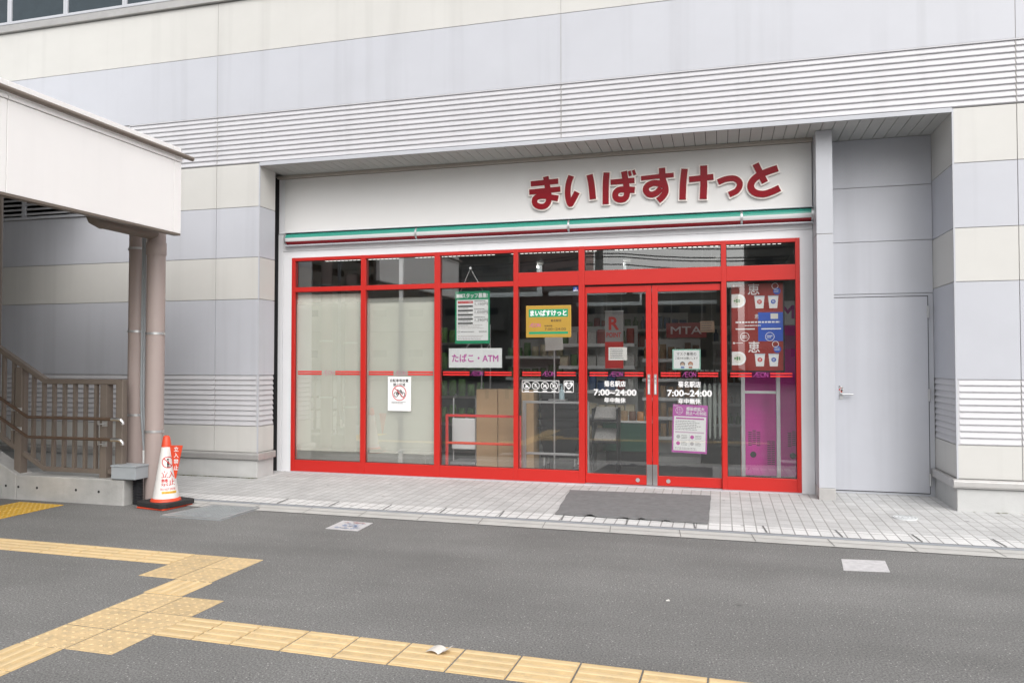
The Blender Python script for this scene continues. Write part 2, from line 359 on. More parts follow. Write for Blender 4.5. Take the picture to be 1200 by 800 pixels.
def copy_tree(o, parent=None):
    c = o.copy(); COL.objects.link(c)
    if parent is not None: c.parent = parent
    ORG[c.name] = ORG[o.name]
    for ch in [x for x in COL.objects if x.parent == o]: copy_tree(ch, c)
    return c

def text_mesh(body, offset=0.0):
    cu = bpy.data.curves.new('lettering', 'FONT'); cu.body = body; cu.offset = offset; cu.resolution_u = 3
    o = bpy.data.objects.new('lettering', cu); COL.objects.link(o)
    dg = bpy.context.evaluated_depsgraph_get(); dg.update()
    me = bpy.data.meshes.new_from_object(o.evaluated_get(dg))
    vs = [(v.co.x, v.co.y) for v in me.vertices]; fs = [tuple(p.vertices) for p in me.polygons]
    bpy.data.objects.remove(o); bpy.data.curves.remove(cu); bpy.data.meshes.remove(me)
    return vs, fs
def text(mb, body, x, z, y, w=None, h=None, align='c', bold=0.0, mi=0, rot=0.0, fn=None):
    """Lettering in the x-z plane facing -y; (x, z) is its centre (or left edge middle for align 'l')."""
    vs, fs = text_mesh(body, 0.0)
    if not vs: return
    x0 = min(v[0] for v in vs); x1 = max(v[0] for v in vs); z0 = min(v[1] for v in vs); z1 = max(v[1] for v in vs)
    sx = w / (x1 - x0) if w else None; sz = h / (z1 - z0) if h else None
    if sx is None: sx = sz
    if sz is None: sz = sx
    k0 = bold
    sh = [(0, 0)] if k0 < .003 else [(0, 0), (k0, 0), (-k0, 0), (0, k0), (0, -k0), (.7 * k0, .7 * k0), (-.7 * k0, -.7 * k0), (.7 * k0, -.7 * k0), (-.7 * k0, .7 * k0)]
    for q, (du, dv) in enumerate(sh):
        o = []
        for a, b in vs:
            a = (a + du - (x0 + x1) / 2) * sx; b = (b + dv - (z0 + z1) / 2) * sz
            if align == 'l': a += (x1 - x0) * sx / 2
            ca, sa = math.cos(rot), math.sin(rot); px, pz = x + a * ca - b * sa, z + a * sa + b * ca
            o.append(fn(px, pz, .00005 * q) if fn else (px, y - .00003 * q, pz))
        mb.add(o, fs, mi)
def lines(mb, x0, x1, z0, z1, n, y, mi=0, frac=.35, ragged=True, t=.0008):
    """Rows of small print too fine to read."""
    dz = (z1 - z0) / n
    for k in range(n):
        z = z1 - (k + .5) * dz; x = x0
        end = x1 - (random.random() * .3 * (x1 - x0) if ragged else 0)
        while x < end:
            ln = (x1 - x0) * random.uniform(.03, .10)
            mb.add([(x, y, z - dz * frac / 2), (min(x + ln, end), y, z - dz * frac / 2), (min(x + ln, end), y, z + dz * frac / 2), (x, y, z + dz * frac / 2)], [(0, 1, 2, 3)], mi)
            x += ln + (x1 - x0) * .018
def rect(mb, x0, x1, z0, z1, y, mi=0):
    mb.add([(x0, y, z0), (x1, y, z0), (x1, y, z1), (x0, y, z1)], [(0, 1, 2, 3)], mi)
def seg(mb, p, q, wd, y, mi=0):
    p, q = Vector((p[0], 0, p[1])), Vector((q[0], 0, q[1])); d = (q - p).normalized(); n = Vector((-d.z, 0, d.x)) * wd / 2
    mb.add([(a.x, y, a.z) for a in (p - n, q - n, q + n, p + n)], [(0, 1, 2, 3)], mi)
def catmull(P, k=8):
    if len(P) < 3: return P
    Q = [tuple(2 * P[0][i] - P[1][i] for i in range(2))] + list(P) + [tuple(2 * P[-1][i] - P[-2][i] for i in range(2))]
    o = []
    for i in range(1, len(Q) - 2):
        for j in range(k):
            t = j / k; a, b, c, d = Q[i - 1], Q[i], Q[i + 1], Q[i + 2]
            o.append(tuple(.5 * (2 * b[m] + (c[m] - a[m]) * t + (2 * a[m] - 5 * b[m] + 4 * c[m] - d[m]) * t * t + (3 * b[m] - a[m] - 3 * c[m] + d[m]) * t ** 3) for m in range(2)))
    return o + [P[-1]]
def brush(mb, pts, wd, y_front, y_back, ext=0.0, slope=.0006, mi=0):
    """One brush stroke of a cut-out letter, square ended, from y_front to y_back."""
    P = catmull(pts, 7); P = [Vector((a, b)) for a, b in P]
    if ext:
        P[0] = P[0] + (P[0] - P[1]).normalized() * ext; P[-1] = P[-1] + (P[-1] - P[-2]).normalized() * ext
    L = []; R = []
    for i, p in enumerate(P):
        d = (P[min(i + 1, len(P) - 1)] - P[max(i - 1, 0)]).normalized(); n = Vector((-d.y, d.x)) * wd / 2
        L.append(p + n); R.append(p - n)
    n = len(P); vs = []
    for i in range(n):
        yf = y_front - slope * i / n
        vs += [(L[i].x, yf, L[i].y), (R[i].x, yf, R[i].y), (R[i].x, y_back, R[i].y), (L[i].x, y_back, L[i].y)]
    fs = []
    for i in range(n - 1):
        a, b = 4 * i, 4 * i + 4
        fs += [(a, a + 1, b + 1, b), (a + 1, a + 2, b + 2, b + 1), (a + 2, a + 3, b + 3, b + 2), (a + 3, a, b, b + 3)]
    fs += [(0, 3, 2, 1), (4 * n - 4, 4 * n - 3, 4 * n - 2, 4 * n - 1)]
    mb.add(vs, fs, mi)

def wordmark(mb, x, z, y, w, h, mi=0, t=.0042):
    """The slanting thin lined wordmark: a joined A and E, a round O and an N."""
    u = w / 4.0; x0 = x - w / 2; b = z - h / 2; tp = z + h / 2
    S_ = [((x0, b), (x0 + u * .95, tp)), ((x0 + u * .95, tp), (x0 + u * 1.75, tp)), ((x0 + u * .9, z), (x0 + u * 1.7, z)), ((x0 + u * .9, b), (x0 + u * 1.75, b)), ((x0 + u * .9, b), (x0 + u * .95, tp)),
          ((x0 + u * 3.1, b), (x0 + u * 3.1, tp)), ((x0 + u * 3.1, tp), (x0 + u * 3.85, b)), ((x0 + u * 3.85, b), (x0 + u * 3.85, tp))]
    for k, (a, c) in enumerate(S_): seg(mb, a, c, t, y - .00004 * k, mi)
    cx = x0 + u * 2.42; n = 20; r1, r2 = u * .55, h / 2; P = []
    for q in (0, t): P += [(cx + (r1 - q) * math.cos(2 * math.pi * k / n), y - .0005, z + (r2 - q) * math.sin(2 * math.pi * k / n)) for k in range(n)]
    mb.add(P, [(k, (k + 1) % n, n + (k + 1) % n, n + k) for k in range(n)], mi)

# ================================================================== GROUND
def quad_strip(name, x0, x1, ya, yb, za, zb, m, nx=1, label=None):
    """ya, yb functions of x (front, back)."""
    mb = MB(); n = nx
    for i in range(n):
        a = x0 + (x1 - x0) * i / n; b = x0 + (x1 - x0) * (i + 1) / n
        mb.add([(a, ya(a), za), (b, ya(b), za), (b, yb(b), zb), (a, yb(a), zb)], [(0, 1, 2, 3)])
    return mb.build(name, m, kind='structure')
ky = lambda x: -2.315 - .0135 * x
MB().add([(-90, -90, 0), (90, -90, 0), (90, 60, 0), (-90, 60, 0)], [(0, 1, 2, 3)]).build('road', ASPH, kind='structure')
quad_strip('kerb', -3.55, 14, ky, lambda x: ky(x) + .255, .005, .008, KERB)
quad_strip('drain_strip', -3.55, 14, lambda x: ky(x) + .255, lambda x: ky(x) + .33, .009, .0095, KERBG)
quad_strip('edge_tiles', -3.55, 14, lambda x: ky(x) + .33, lambda x: ky(x) + .60, .012, .014, PAVEW)
quad_strip('pavement', -14, 14, lambda x: ky(x) + .60, lambda x: .3, .015, .034, PAVE)
quad_strip('verge', -14, -3.55, lambda x: -2.2, lambda x: ky(x) + .60, .010, .0145, PAVE)
j = MB()
for k in range(-4, 16):
    x = .97 + .6 * (k - 1) - .0; y0 = ky(x) + .335
    j.add([(x + .03, y0, .0165), (x + .044, y0, .0165), (x + .022, y0 + .258, .0185), (x + .008, y0 + .258, .0185)], [(0, 1, 2, 3)])
j.build('drain_slots', mat('slot shadow', (.17, .17, .17), .8, var=.2), kind='structure')
k_ = MB()
for k in range(-6, 24):
    x = .3 + .6 * k; k_.add([(x, ky(x) + .004, .0095), (x + .006, ky(x) + .004, .0095), (x - .02, ky(x) + .25, .0115), (x - .026, ky(x) + .25, .0115)], [(0, 1, 2, 3)])
k_.build('kerb_joints', mat('kerb joint', (.2, .195, .19), .9, var=.1), kind='structure')
# seam between pale kerb stones and the asphalt lip
quad_strip('kerb_seam', -3.55, 14, lambda x: ky(x) + .125, lambda x: ky(x) + .133, .0105, .0108, mat('seam', (.30, .295, .28), .9, var=.15))
ms = MB(); random.seed(3)
for k in range(520):
    x = random.uniform(-5.0, -3.12) if k < 440 else random.uniform(4.7, 8)
    y = -.612 - abs(random.gauss(0, .022)); r = random.uniform(.006, .02)
    z = .0245
    ms.add([(x + r * math.cos(a) * random.uniform(.6, 1.6), y + r * .6 * math.sin(a), z + .004 * (1 - (a > 9))) for a in [i * math.pi / 3 for i in range(6)]], [(0, 1, 2, 3, 4, 5)])
ms.build('moss', MOSS, kind='stuff', label='thin line of green moss along the foot of the left wall plinth', cat='moss')

# ================================================================== STATION BUILDING
B = thing('station_building', 'large cream and pale grey panelled building with bands of horizontal louvres around the shop', 'building', (0, 0, 0))
F = -.607
ZB = [.34, .665, 1.30, 2.255, 2.782, 3.42, 3.965]
XJ = [-14, -8.24, -3.758, .724, 5.205, 9.69, 14]
G = .0035
cream, grey, louv, core, joint, plinth, ledge = MB(), MB(), MB(), MB(), MB(), MB(), MB()
def panels(mb, x0, x1, z0, z1, yb):
    xs = [x0] + [x for x in XJ if x0 + .02 < x < x1 - .02] + [x1]
    for a, b in zip(xs, xs[1:]): mb.box(a + (G if a != x0 else 0), b - (G if b != x1 else 0), F, yb, z0 + G, z1 - G)
def slats_x(mb, x0, x1, z0, z1, pitch=.0635):
    n = round((z1 - z0) / pitch); p = (z1 - z0) / n
    xs = [x0] + [x for x in XJ if x0 + .02 < x < x1 - .02] + [x1]
    for a, b in zip(xs, xs[1:]):
        for k in range(n):
            z = z0 + k * p
            mb.prism_x([(F + .012, z + p), (F - .003, z + .016), (F - .003, z + .009), (F + .008, z + .005), (F + .010, z), (F + .03, z), (F + .03, z + p)], a + (.006 if a != x0 else 0), b - (.006 if b != x1 else 0))
def slats_y(mb, xf, y0, y1, z0, z1, sgn, pitch=.0635):
    n = round((z1 - z0) / pitch); p = (z1 - z0) / n
    for k in range(n):
        z = z0 + k * p
        mb.prism_y([(xf - sgn * .012, z + p), (xf + sgn * .003, z + .016), (xf + sgn * .003, z + .009), (xf - sgn * .004, z + .006), (xf - sgn * .007, z), (xf - sgn * .03, z), (xf - sgn * .03, z + p)], y0, y1)
for (x0, x1, yb, side) in ((-14, -3.13, -.262, 1), (4.646, 14, .5, -1)):
    core.box(x0 + .02, x1 - .02, F + .012, yb - .004, .0, 3.96) if side == 1 else core.box(x0 + .012, x1 - .02, F + .012, yb - .004, .0, 3.96)
    for k, mb in enumerate((cream, louv, grey, cream, grey, cream)):
        z0, z1 = ZB[k], ZB[k + 1]
        if mb is louv:
            if side == 1:
                slats_x(louv, x0, x1 - .03, z0, z1); slats_y(louv, x1, F + .03, yb - .01, z0, z1, 1)
                louv.box(x1 - .03 + .002, x1 + .002, F - .002, F + .028, z0 + .003, z1 - .003)
            else:
                slats_x(louv, x0 + .03, x1, z0, z1); slats_y(louv, x0, F + .03, .158, z0, z1, -1)
                louv.box(x0 - .002, x0 + .028, F - .002, F + .028, z0 + .003, z1 - .003)
        elif k == 5 and side == 1: panels(mb, -5.108, x1, z0, z1, yb)
        else: panels(mb, x0, x1, z0, z1 + (.035 if k == 4 and side == 1 else 0) * 0, yb)
    if side == 1:
        plinth, ledge = MB(), MB()
        plinth.box(x0, x1 + .004, F - .012, yb, -.05, .245); ledge.prism_x([(F - .045, .262), (F - .052, .272), (F - .052, .318), (F - .03, .335), (F + .02, .337), (F + .02, .252), (F - .04, .252)], x0, x1 + .045)
        ledge.box(x1 - .01, x1 + .045, F + .02, yb - .01, .252, .336)
        plinth.build('plinth', PLINTH, B, bevel=.006); ledge.build('plinth_ledge', LEDGE, B, bevel=.004)
    else:
        plinth, ledge = MB(), MB()
        plinth.box(x0 - .006, x1, F - .012, yb, -.05, .245); ledge.prism_x([(F - .045, .262), (F - .052, .272), (F - .052, .318), (F - .03, .335), (F + .02, .337), (F + .02, .252), (F - .04, .252)], x0 - .045, x1)
        ledge.box(x0 - .045, x0 + .01, F + .02, .155, .252, .336)
        plinth.build('plinth', PLINTH, B, bevel=.006); ledge.build('plinth_ledge', LEDGE, B, bevel=.004)
# corner trims
for x in (-3.13, 4.646):
    s = 1 if x < 0 else -1
    TR = MB(); TR.box(x - s * .012, x + s * .003, F - .003, F + .012, .338, 3.962)
    TR.build('corner_trim', TRIM, B)
# upper storey
core.box(-14, 14, F + .014, 10, 3.972, 9.0)
grey.box(-14, -5.115, F, F + .014 - .0005, 3.965 + G, 4.587 - G)
slats_x(louv, -5.108, 14, 3.972, 4.587, .0632)
louv.box(-5.114, -5.104, F - .004, F + .01, 3.972, 4.585)
louv.box(-5.108, 14, F - .004, F + .012, 4.5872, 4.6012)
panels(grey, -14, 14, 4.601, 5.3875, F + .0135)
panels(cream, -14, 14, 5.3875, 6.062, F + .0135)
panels(cream, -14, 14, 7.45, 8.2, F + .0135); panels(grey, -14, 14, 8.2, 9.0, F + .0135)
for x in XJ[1:-1]: MB().box(x - .004, x + .004, F + .004, F + .0132, 3.975, 6.06).build('panel_joint', JOINT, B)
# window sill band and windows of the upper floor
sill = MB(); sill.box(-14, 14, F - .045, F + .013, 6.075, 6.11); sill.box(-14, 14, F - .025, F + .013, 6.1105, 6.155); sill.box(-14, 14, F - .012, F + .013, 6.1555, 6.19)
sill.build('window_sill', LEDGE, B, bevel=.003)
for k in range(-8, 8):
    x0 = -5.20 + .973 * k; x1 = x0 + .973
    fr = MB()
    fr.box(x0, x0 + .035, F - .02, F + .0135, 6.1905, 7.45); fr.box(x1 - .037, x1 - .002, F - .02, F + .0135, 6.1905, 7.45)
    fr.box(x0 + .035, x1 - .037, F - .018, F + .0135, 6.1905, 6.225); fr.box(x0 + .035, x1 - .037, F - .018, F + .0135, 7.41, 7.45)
    w_ = fr.build('upper_window', TRIM, B)
    MB().box(x0 + .035, x1 - .037, F - .002, F + .006, 6.225, 7.41).build('pane', UPGL, w_)
# ventilation louvre window high on the left
lw = MB()
lw.box(-14, -5.115, F - .03, F + .012, 3.425, 3.462); 
for k in range(9):
    x = -13.9 + 1.005 * k + .02
    lw.box(x - .03, x + .03, F - .02, F + .012, 3.463, 3.962)
lv = lw.build('vent_window', TRIM, B, bevel=.003)
ls = MB(); ls.box(-14, -5.2, F + .012, F + .0155, 3.463, 3.962, 1)
for k in range(7): ls.obox((-9.6, F + .002, 3.505 + .066 * k), (4.4, 0, 0), (0, .012, .016), (0, -.0015, .0012))
ls.build('vent_slats', [LOUV, JOINT], lv)
core.build('wall_core', JOINT, B); cream.build('cream_panels', BEIGE, B); grey.build('grey_panels', GREY, B); louv.build('louvre_bands', LOUV, B)

# soffit over the recess
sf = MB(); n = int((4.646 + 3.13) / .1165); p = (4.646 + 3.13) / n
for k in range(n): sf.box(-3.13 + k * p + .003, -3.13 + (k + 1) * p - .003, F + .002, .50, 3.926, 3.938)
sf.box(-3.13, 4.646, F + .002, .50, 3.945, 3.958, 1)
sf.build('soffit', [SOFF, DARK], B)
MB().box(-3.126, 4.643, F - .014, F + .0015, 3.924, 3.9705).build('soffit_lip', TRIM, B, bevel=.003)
# recess on the right: back wall panels and side
rw = MB()
for z0, z1 in ((2.218, 2.787), (2.793, 3.388), (3.394, 3.922)): rw.box(3.50, 4.643, .16, .18, z0, z1)
rw.box(3.50, 4.646, .181, .3, .0, 3.922, 1)
rw.build('recess_wall', [GREY, JOINT], B)
d = MB(); d.box(3.46, 4.643, .163, .1795, .03, 2.212)
d.build('door_frame', TRIM, B)
MB().box(3.612, 4.594, .1618, .1628, .055, 2.185).build('door_gap', DARK, B)
dd = MB().box(3.62, 4.585, .148, .1615, .065, 2.176).build('service_door', GREY, B, bevel=.002)
h = MB()
for z in (2.01, 1.115, .21): h.tube([(4.592, .143, z - .065), (4.592, .143, z + .065)], .009, 10); h.box(4.575, 4.610, .1455, .1478, z - .06, z + .06)
h.build('hinge', ALU, dd)
h = MB(); h.box(3.695, 3.735, .142, .1478, 1.06, 1.20); h.tube([(3.715, .142, 1.118), (3.715, .105, 1.118)], .009, 10); h.tube([(3.715, .105, 1.118), (3.83, .10, 1.115)], .0085, 10)
h.build('lever_handle', ALU, dd)
g = MB(); random.seed(5)
for k in range(9): g.disc((3.713 + random.uniform(-.016, .016), 1.145 + k * .007), random.uniform(.006, .011), .1405, 8, k % 3)
g.build('stickers', [SRED, WHITEINK, INKG], dd)
# pilaster between the shop and the recess
pl = MB(); pl.box(3.422, 3.585, -.33, .159, .152, 2.816); pl.box(3.422, 3.585, -.33, .159, 2.824, 3.923)
pl.box(3.428, 3.579, -.324, .159, .148, 3.92, 1); pl.box(3.4205, 3.5865, -.3315, .159, .0, .148, 2)
pl.build('pilaster', [TRIM, JOINT, LEDGE], B, bevel=.003)
# shop wall around the shopfront
sw = MB()
sw.box(-3.24, -3.172, -.006, .07, .0, 3.165); sw.box(-3.168, -3.0325, -.004, .07, .0, 2.8405); sw.box(3.2835, 3.419, -.004, .07, .0, 2.8405)
sw.box(-3.168, 3.419, -.004, .07, 2.8407, 2.928); sw.box(-3.168, 3.419, -.007, .07, 2.931, 3.16); sw.box(-3.225, -3.132, -.02, .07, 3.166, 3.90)
sw.build('shop_surround', SURR, B, bevel=.002)
MB().box(-3.6, -3.225, .0, .05, .0, 3.924).box(-3.17, 3.42, .005, .065, .0, 3.0).build('recess_gap_shade', DARK, B) if False else MB().box(-3.6, -3.226, .0, .05, .0, 3.924).build('recess_gap_shade', DARK, B)  # near-black box paints in the shade of the gap beside the jamb
MB().box(-3.131, 3.414, -.035, .06, 3.162, 3.884).build('sign_board', SIGNW, B, bevel=.003)
MB().box(-3.22, 3.42, -.085, .05, 3.888, 3.9235).build('soffit_trim', TAN, B, bevel=.003)
MB().box(-3.03, 3.28, -.075, .07, .010, .0395).build('threshold', TRIM, B)
# shop room
MB().box(-6, 3.5, .075, 8, -.02, .045).build('shop_floor', IFLOOR, B)
MB().box(-6, 3.5, .075, 8, 3.02, 3.1).build('shop_ceiling', IWALL, B)
MB().box(-6, 3.5, 8, 8.1, .045, 3.02).box(-6.1, -6, .075, 8, .045, 3.02).box(3.4205, 3.499, .30, 8, .045, 3.02).box(3.4205, 3.499, .071, .299, .045, 3.02).box(-6, -3.2255, .0505, .0745, .045, 3.02).build('shop_walls', IWALL, B)
MB().box(-6, 3.42, .0705, .0745, 2.84, 3.02).build('shop_header', IWALL, B)

# ================================================================== SHOPFRONT
SF = thing('shopfront', 'red framed glass shopfront with a pair of sliding doors and six bays', 'shopfront', (0.125, .02, .03))
fr = MB(); Y0, Y1 = -.016, .062
ST = [(-3.032, -2.986), (-2.029, -1.962), (-1.018, -.945), (.008, .065), (.811, .882), (2.445, 2.501), (3.236, 3.283)]
for a, b in ST: fr.box(a, b, Y0, Y1, .04, 2.84)
for i in range(6):
    a, b = ST[i][1], ST[i + 1][0]
    fr.box(a, b, Y0 + .002, Y1, 2.797, 2.838)
    if i < 3: fr.box(a, b, Y0 + .002, Y1, 2.388, 2.449)
    else: fr.box(a, b, Y0 + .002, Y1, 2.38, 2.549)
    if i != 4: fr.box(a, b, Y0 + .002, Y1, .04, .184)
fr.build('frame', RED, SF, bevel=.003)
GASK = mat('gasket edge shade', (.03, .03, .03), .6, var=.1)  # gasket black also paints in the shade along the inner frame edges
def pane(x0, x1, z0, z1, name='window_pane', parent=SF):
    o = MB().box(x0, x1, .030, .036, z0, z1).build(name, GLASS, parent)
    if parent is SF:
        g = .006; ring_ = MB(); vs = [(a, y, b) for y in (.0245, .0297) for a, b in ((x0, z0), (x1, z0), (x1, z1), (x0, z1), (x0 + g, z0 + g), (x1 - g, z0 + g), (x1 - g, z1 - g), (x0 + g, z1 - g))]
        fs = []
        for k in range(4):
            j = (k + 1) % 4; fs += [(k, j, 4 + j, 4 + k), (8 + k, 12 + k, 12 + j, 8 + j), (4 + k, 4 + j, 12 + j, 12 + k)]
        ring_.add(vs, fs).build('gasket', GASK, o)
    return o
for i in range(6):
    a, b = ST[i][1], ST[i + 1][0]
    pane(a, b, 2.449 if i < 3 else 2.549, 2.797)
    if i != 4: pane(a, b, .184, 2.388 if i < 3 else 2.38)
def leaf(x0, gx0, gx1, x1):
    m = MB(); m.box(x0, gx0, .016, .054, .045, 2.36); m.box(gx1, x1, .016, .054, .045, 2.36); m.box(gx0, gx1, .018, .053, .045, .157); m.box(gx0, gx1, .018, .053, 2.284, 2.36)
    o = m.build('sliding_door', RED, SF, bevel=.003); pane(gx0, gx1, .157, 2.284, 'door_glass', o); return o
dl = leaf(.884, .903, 1.597, 1.6625); dr = leaf(1.6685, 1.734, 2.436, 2.444)
for o, x, kx, lx in ((dl, 1.629, (1.60, 1.6625), 1.497), (dr, 1.703, (1.6685, 1.722), 1.845)):
    m = MB(); m.box(x - .017, x + .017, .0115, .0158, 1.09, 1.325)
    m.build('handle_plate', CHROME, o, bevel=.002)
    m = MB(); m.box(x - .007, x + .007, .0095, .0114, 1.10, 1.215); m.box(x - .007, x + .007, .0095, .0114, 1.245, 1.262); m.disc((x, 1.30), .0085, .0095, 14); m.disc((x, 1.228), .006, .0095, 12); m.build('pull_recess', PWHITE, o)
    MB().box(kx[0], kx[1], .0125, .0158, .047, .285).build('kick_plate', CHROME, o)
    m = MB(); m.disc((lx, .101), .024, .0135, 24, t=.004); m.disc((lx, .101), .016, .0115, 24, t=.002); m.build('door_lock', ALU, o)
MB().box(.882, 2.445, .02, .05, 2.3615, 2.3795).build('door_track', DARK, SF)
# striped band on the glass: two red lines with a small wordmark between
BAY = [(-2.986, -2.029), (-1.962, -1.018), (-.945, .008), (.065, .811), (.903, 1.597), (1.734, 2.436), (2.501, 3.236)]
for i, (a, b) in enumerate(BAY):
    m = MB(); c = (a + b) / 2; wv = .052 if i > 2 else .086
    gy = .0285 
    hw = (b - a) / 2 - .03
    if i > 2: hw = min(hw, .33)
    for z in (1.3405, 1.310):
        rect(m, c - hw, c - .098, z - .009, z + .009, gy); rect(m, c + .098, c + hw, z - .009, z + .009, gy)
    m.build('stripe_film', STRIPE, SF)
    m = MB(); wordmark(m, c, 1.327, gy - .0006, .16, .052)
    m.build('film_wordmark', MAG if i > 1 else mat('pale wordmark', (.50, .16, .26), .4, var=.02), SF)
# privacy film in the two left bays, clear above
for a, b, zt in ((-2.986, -2.029, 2.30), (-1.962, -1.018, 2.285)):
    MB().box(a + .002, b - .002, .0365, .0378, .186, zt).build('privacy_film', FILM, SF)

# ================================================================== SIGNS ON THE WALL
SG = thing('shop_sign', 'large dark red hiragana letters with pale rims on the white fascia above the entrance', 'sign', (1.65, -.035, 3.32))
LOGO = [
     [(0.062, [(0.243, 3.61), (0.579, 3.623)]), (0.061, [(0.224, 3.511), (0.605, 3.526)]), (0.067, [(0.428, 3.686), (0.445, 3.582), (0.464, 3.468), (0.459, 3.381), (0.417, 3.335), (0.354, 3.332), (0.298, 3.364), (0.294, 3.424), (0.344, 3.454), (0.422, 3.453), (0.485, 3.436), (0.578, 3.415)])],
     [(0.068, [(0.736, 3.676), (0.705, 3.586), (0.694, 3.485), (0.702, 3.403), (0.725, 3.341), (0.756, 3.385), (0.807, 3.478)]), (0.074, [(0.957, 3.674), (0.979, 3.559), (0.996, 3.384)])],
     [(0.072, [(1.159, 3.687), (1.149, 3.558), (1.146, 3.317)]), (0.061, [(1.205, 3.57), (1.483, 3.575)]), (0.07, [(1.362, 3.687), (1.379, 3.584), (1.394, 3.483), (1.394, 3.413), (1.369, 3.37), (1.317, 3.36), (1.268, 3.383), (1.263, 3.439), (1.305, 3.474), (1.379, 3.474), (1.486, 3.462)]), (0.034, [(1.422, 3.686), (1.437, 3.63)]), (0.034, [(1.469, 3.693), (1.488, 3.637)])],
     [(0.05, [(1.559, 3.593), (1.742, 3.603), (1.93, 3.61)]), (0.071, [(1.798, 3.698), (1.805, 3.577), (1.828, 3.496), (1.836, 3.427), (1.806, 3.37), (1.752, 3.323)]), (0.069, [(1.809, 3.498), (1.761, 3.522), (1.693, 3.528), (1.634, 3.503), (1.612, 3.46), (1.636, 3.414), (1.683, 3.397), (1.741, 3.418), (1.785, 3.465)])],
     [(0.081, [(2.051, 3.671), (2.034, 3.503), (2.027, 3.321)]), (0.073, [(2.101, 3.545), (2.369, 3.559)]), (0.086, [(2.263, 3.693), (2.263, 3.489), (2.255, 3.314)])],
     [(0.071, [(2.418, 3.496), (2.504, 3.525), (2.591, 3.527), (2.646, 3.488), (2.652, 3.437), (2.616, 3.383), (2.538, 3.348)])],
     [(0.076, [(2.824, 3.675), (2.857, 3.602), (2.921, 3.461)]), (0.081, [(3.056, 3.611), (2.941, 3.577), (2.846, 3.536), (2.782, 3.473), (2.773, 3.407), (2.818, 3.352), (2.907, 3.333), (2.991, 3.353), (3.075, 3.389)])],
]
for li, st in enumerate(LOGO):
    k = .90 if li in (4, 5, 6) else 1.0
    m = MB()
    for si, (wd, pts) in enumerate(st): brush(m, pts, wd * k + .031, -.068 - .0009 * si, -.045, .0155)
    rim = m.build('letter', RIM, SG)
    m = MB()
    for si, (wd, pts) in enumerate(st): brush(m, pts, wd * k, -.080 - .0009 * si, -.0675 - .0009 * si, 0)
    m.build('letter_face', DRED, rim)
    m = MB()
    for (wd, pts) in st:
        q = pts[len(pts) // 2]; m.tube([(q[0], -.046, q[1]), (q[0], -.0345, q[1])], .008, 8)
    m.build('standoff', ALU, rim)
bd = thing('striped_band', 'half round fascia tube striped green white and red running above the red shopfront', 'sign band', (.15, -.1, 2.99))
X0, X1 = -3.10, 3.418; R_ = .074; zc = 3.082
def arc(a0, a1, n=8): return [(-.030 - .075 * math.cos(math.radians(a0 + (a1 - a0) * i / n)), zc + R_ * math.sin(math.radians(a0 + (a1 - a0) * i / n))) for i in range(n + 1)]
def sector(a0, a1, m):
    P = arc(a0, a1); q = MB(); vs = [(X0, y, z) for y, z in P] + [(X1, y, z) for y, z in P]; n = len(P)
    q.add(vs, [(i, i + 1, n + i + 1, n + i) for i in range(n - 1)], 0, True)
    q.add([(X0, y, z) for y, z in P] + [(X0, -.03, zc)], [tuple(range(n + 1))]); q.add([(X1, y, z) for y, z in P] + [(X1, -.03, zc)], [tuple(range(n + 1))])
    return q, m
for nm, a0, a1, m in (('green_stripe', 7, 84, GREEN), ('white_stripe', -30, 7, BANDW), ('red_stripe', -80, -30, BANDR)):
    q, mm = sector(a0, a1, m); q.build(nm, mm, bd)
m = MB(); m.box(X0, X1, -.085, -.036, 3.160, 3.168); m.box(X0, X1, -.085, -.008, 2.988, 3.003); m.build('band_rail', TRIM, bd, bevel=.002)
for x in (-1.249, .695, 2.66, -3.10, 3.40):
    P = [(-.030 - .081 * math.cos(math.radians(t)), zc + .080 * math.sin(math.radians(t))) for t in range(-85, 90, 10)]
    m = MB()
    for (ya, za), (yb, zb) in zip(P, P[1:]): m.add([(x, ya, za), (x + .022, ya, za), (x + .022, yb, zb), (x, yb, zb), (x, ya + .006, za), (x + .022, ya + .006, za), (x + .022, yb + .006, zb), (x, yb + .006, zb)], [(0, 1, 2, 3), (4, 5, 6, 7), (0, 3, 7, 4), (1, 2, 6, 5)])
    m.build('band_clip', ALU, bd)

# ================================================================== NOTICES ON THE GLASS
def board(name, label, cat, x0, x1, z0, z1, y, t=.004, m=WHITE, rot=0.0, group=None, bevel=.001):
    """A sheet or plate facing the street; prints are added in its own x-z plane and may be turned as a whole."""
    o = thing(name, label, cat, ((x0 + x1) / 2, y, (z0 + z1) / 2), group)
    MB().box(x0, x1, y, y + t, z0, z1).build('plate', m, o, bevel=bevel)
    o.rotation_euler = (0, rot, 0)
    return o
IN = .046
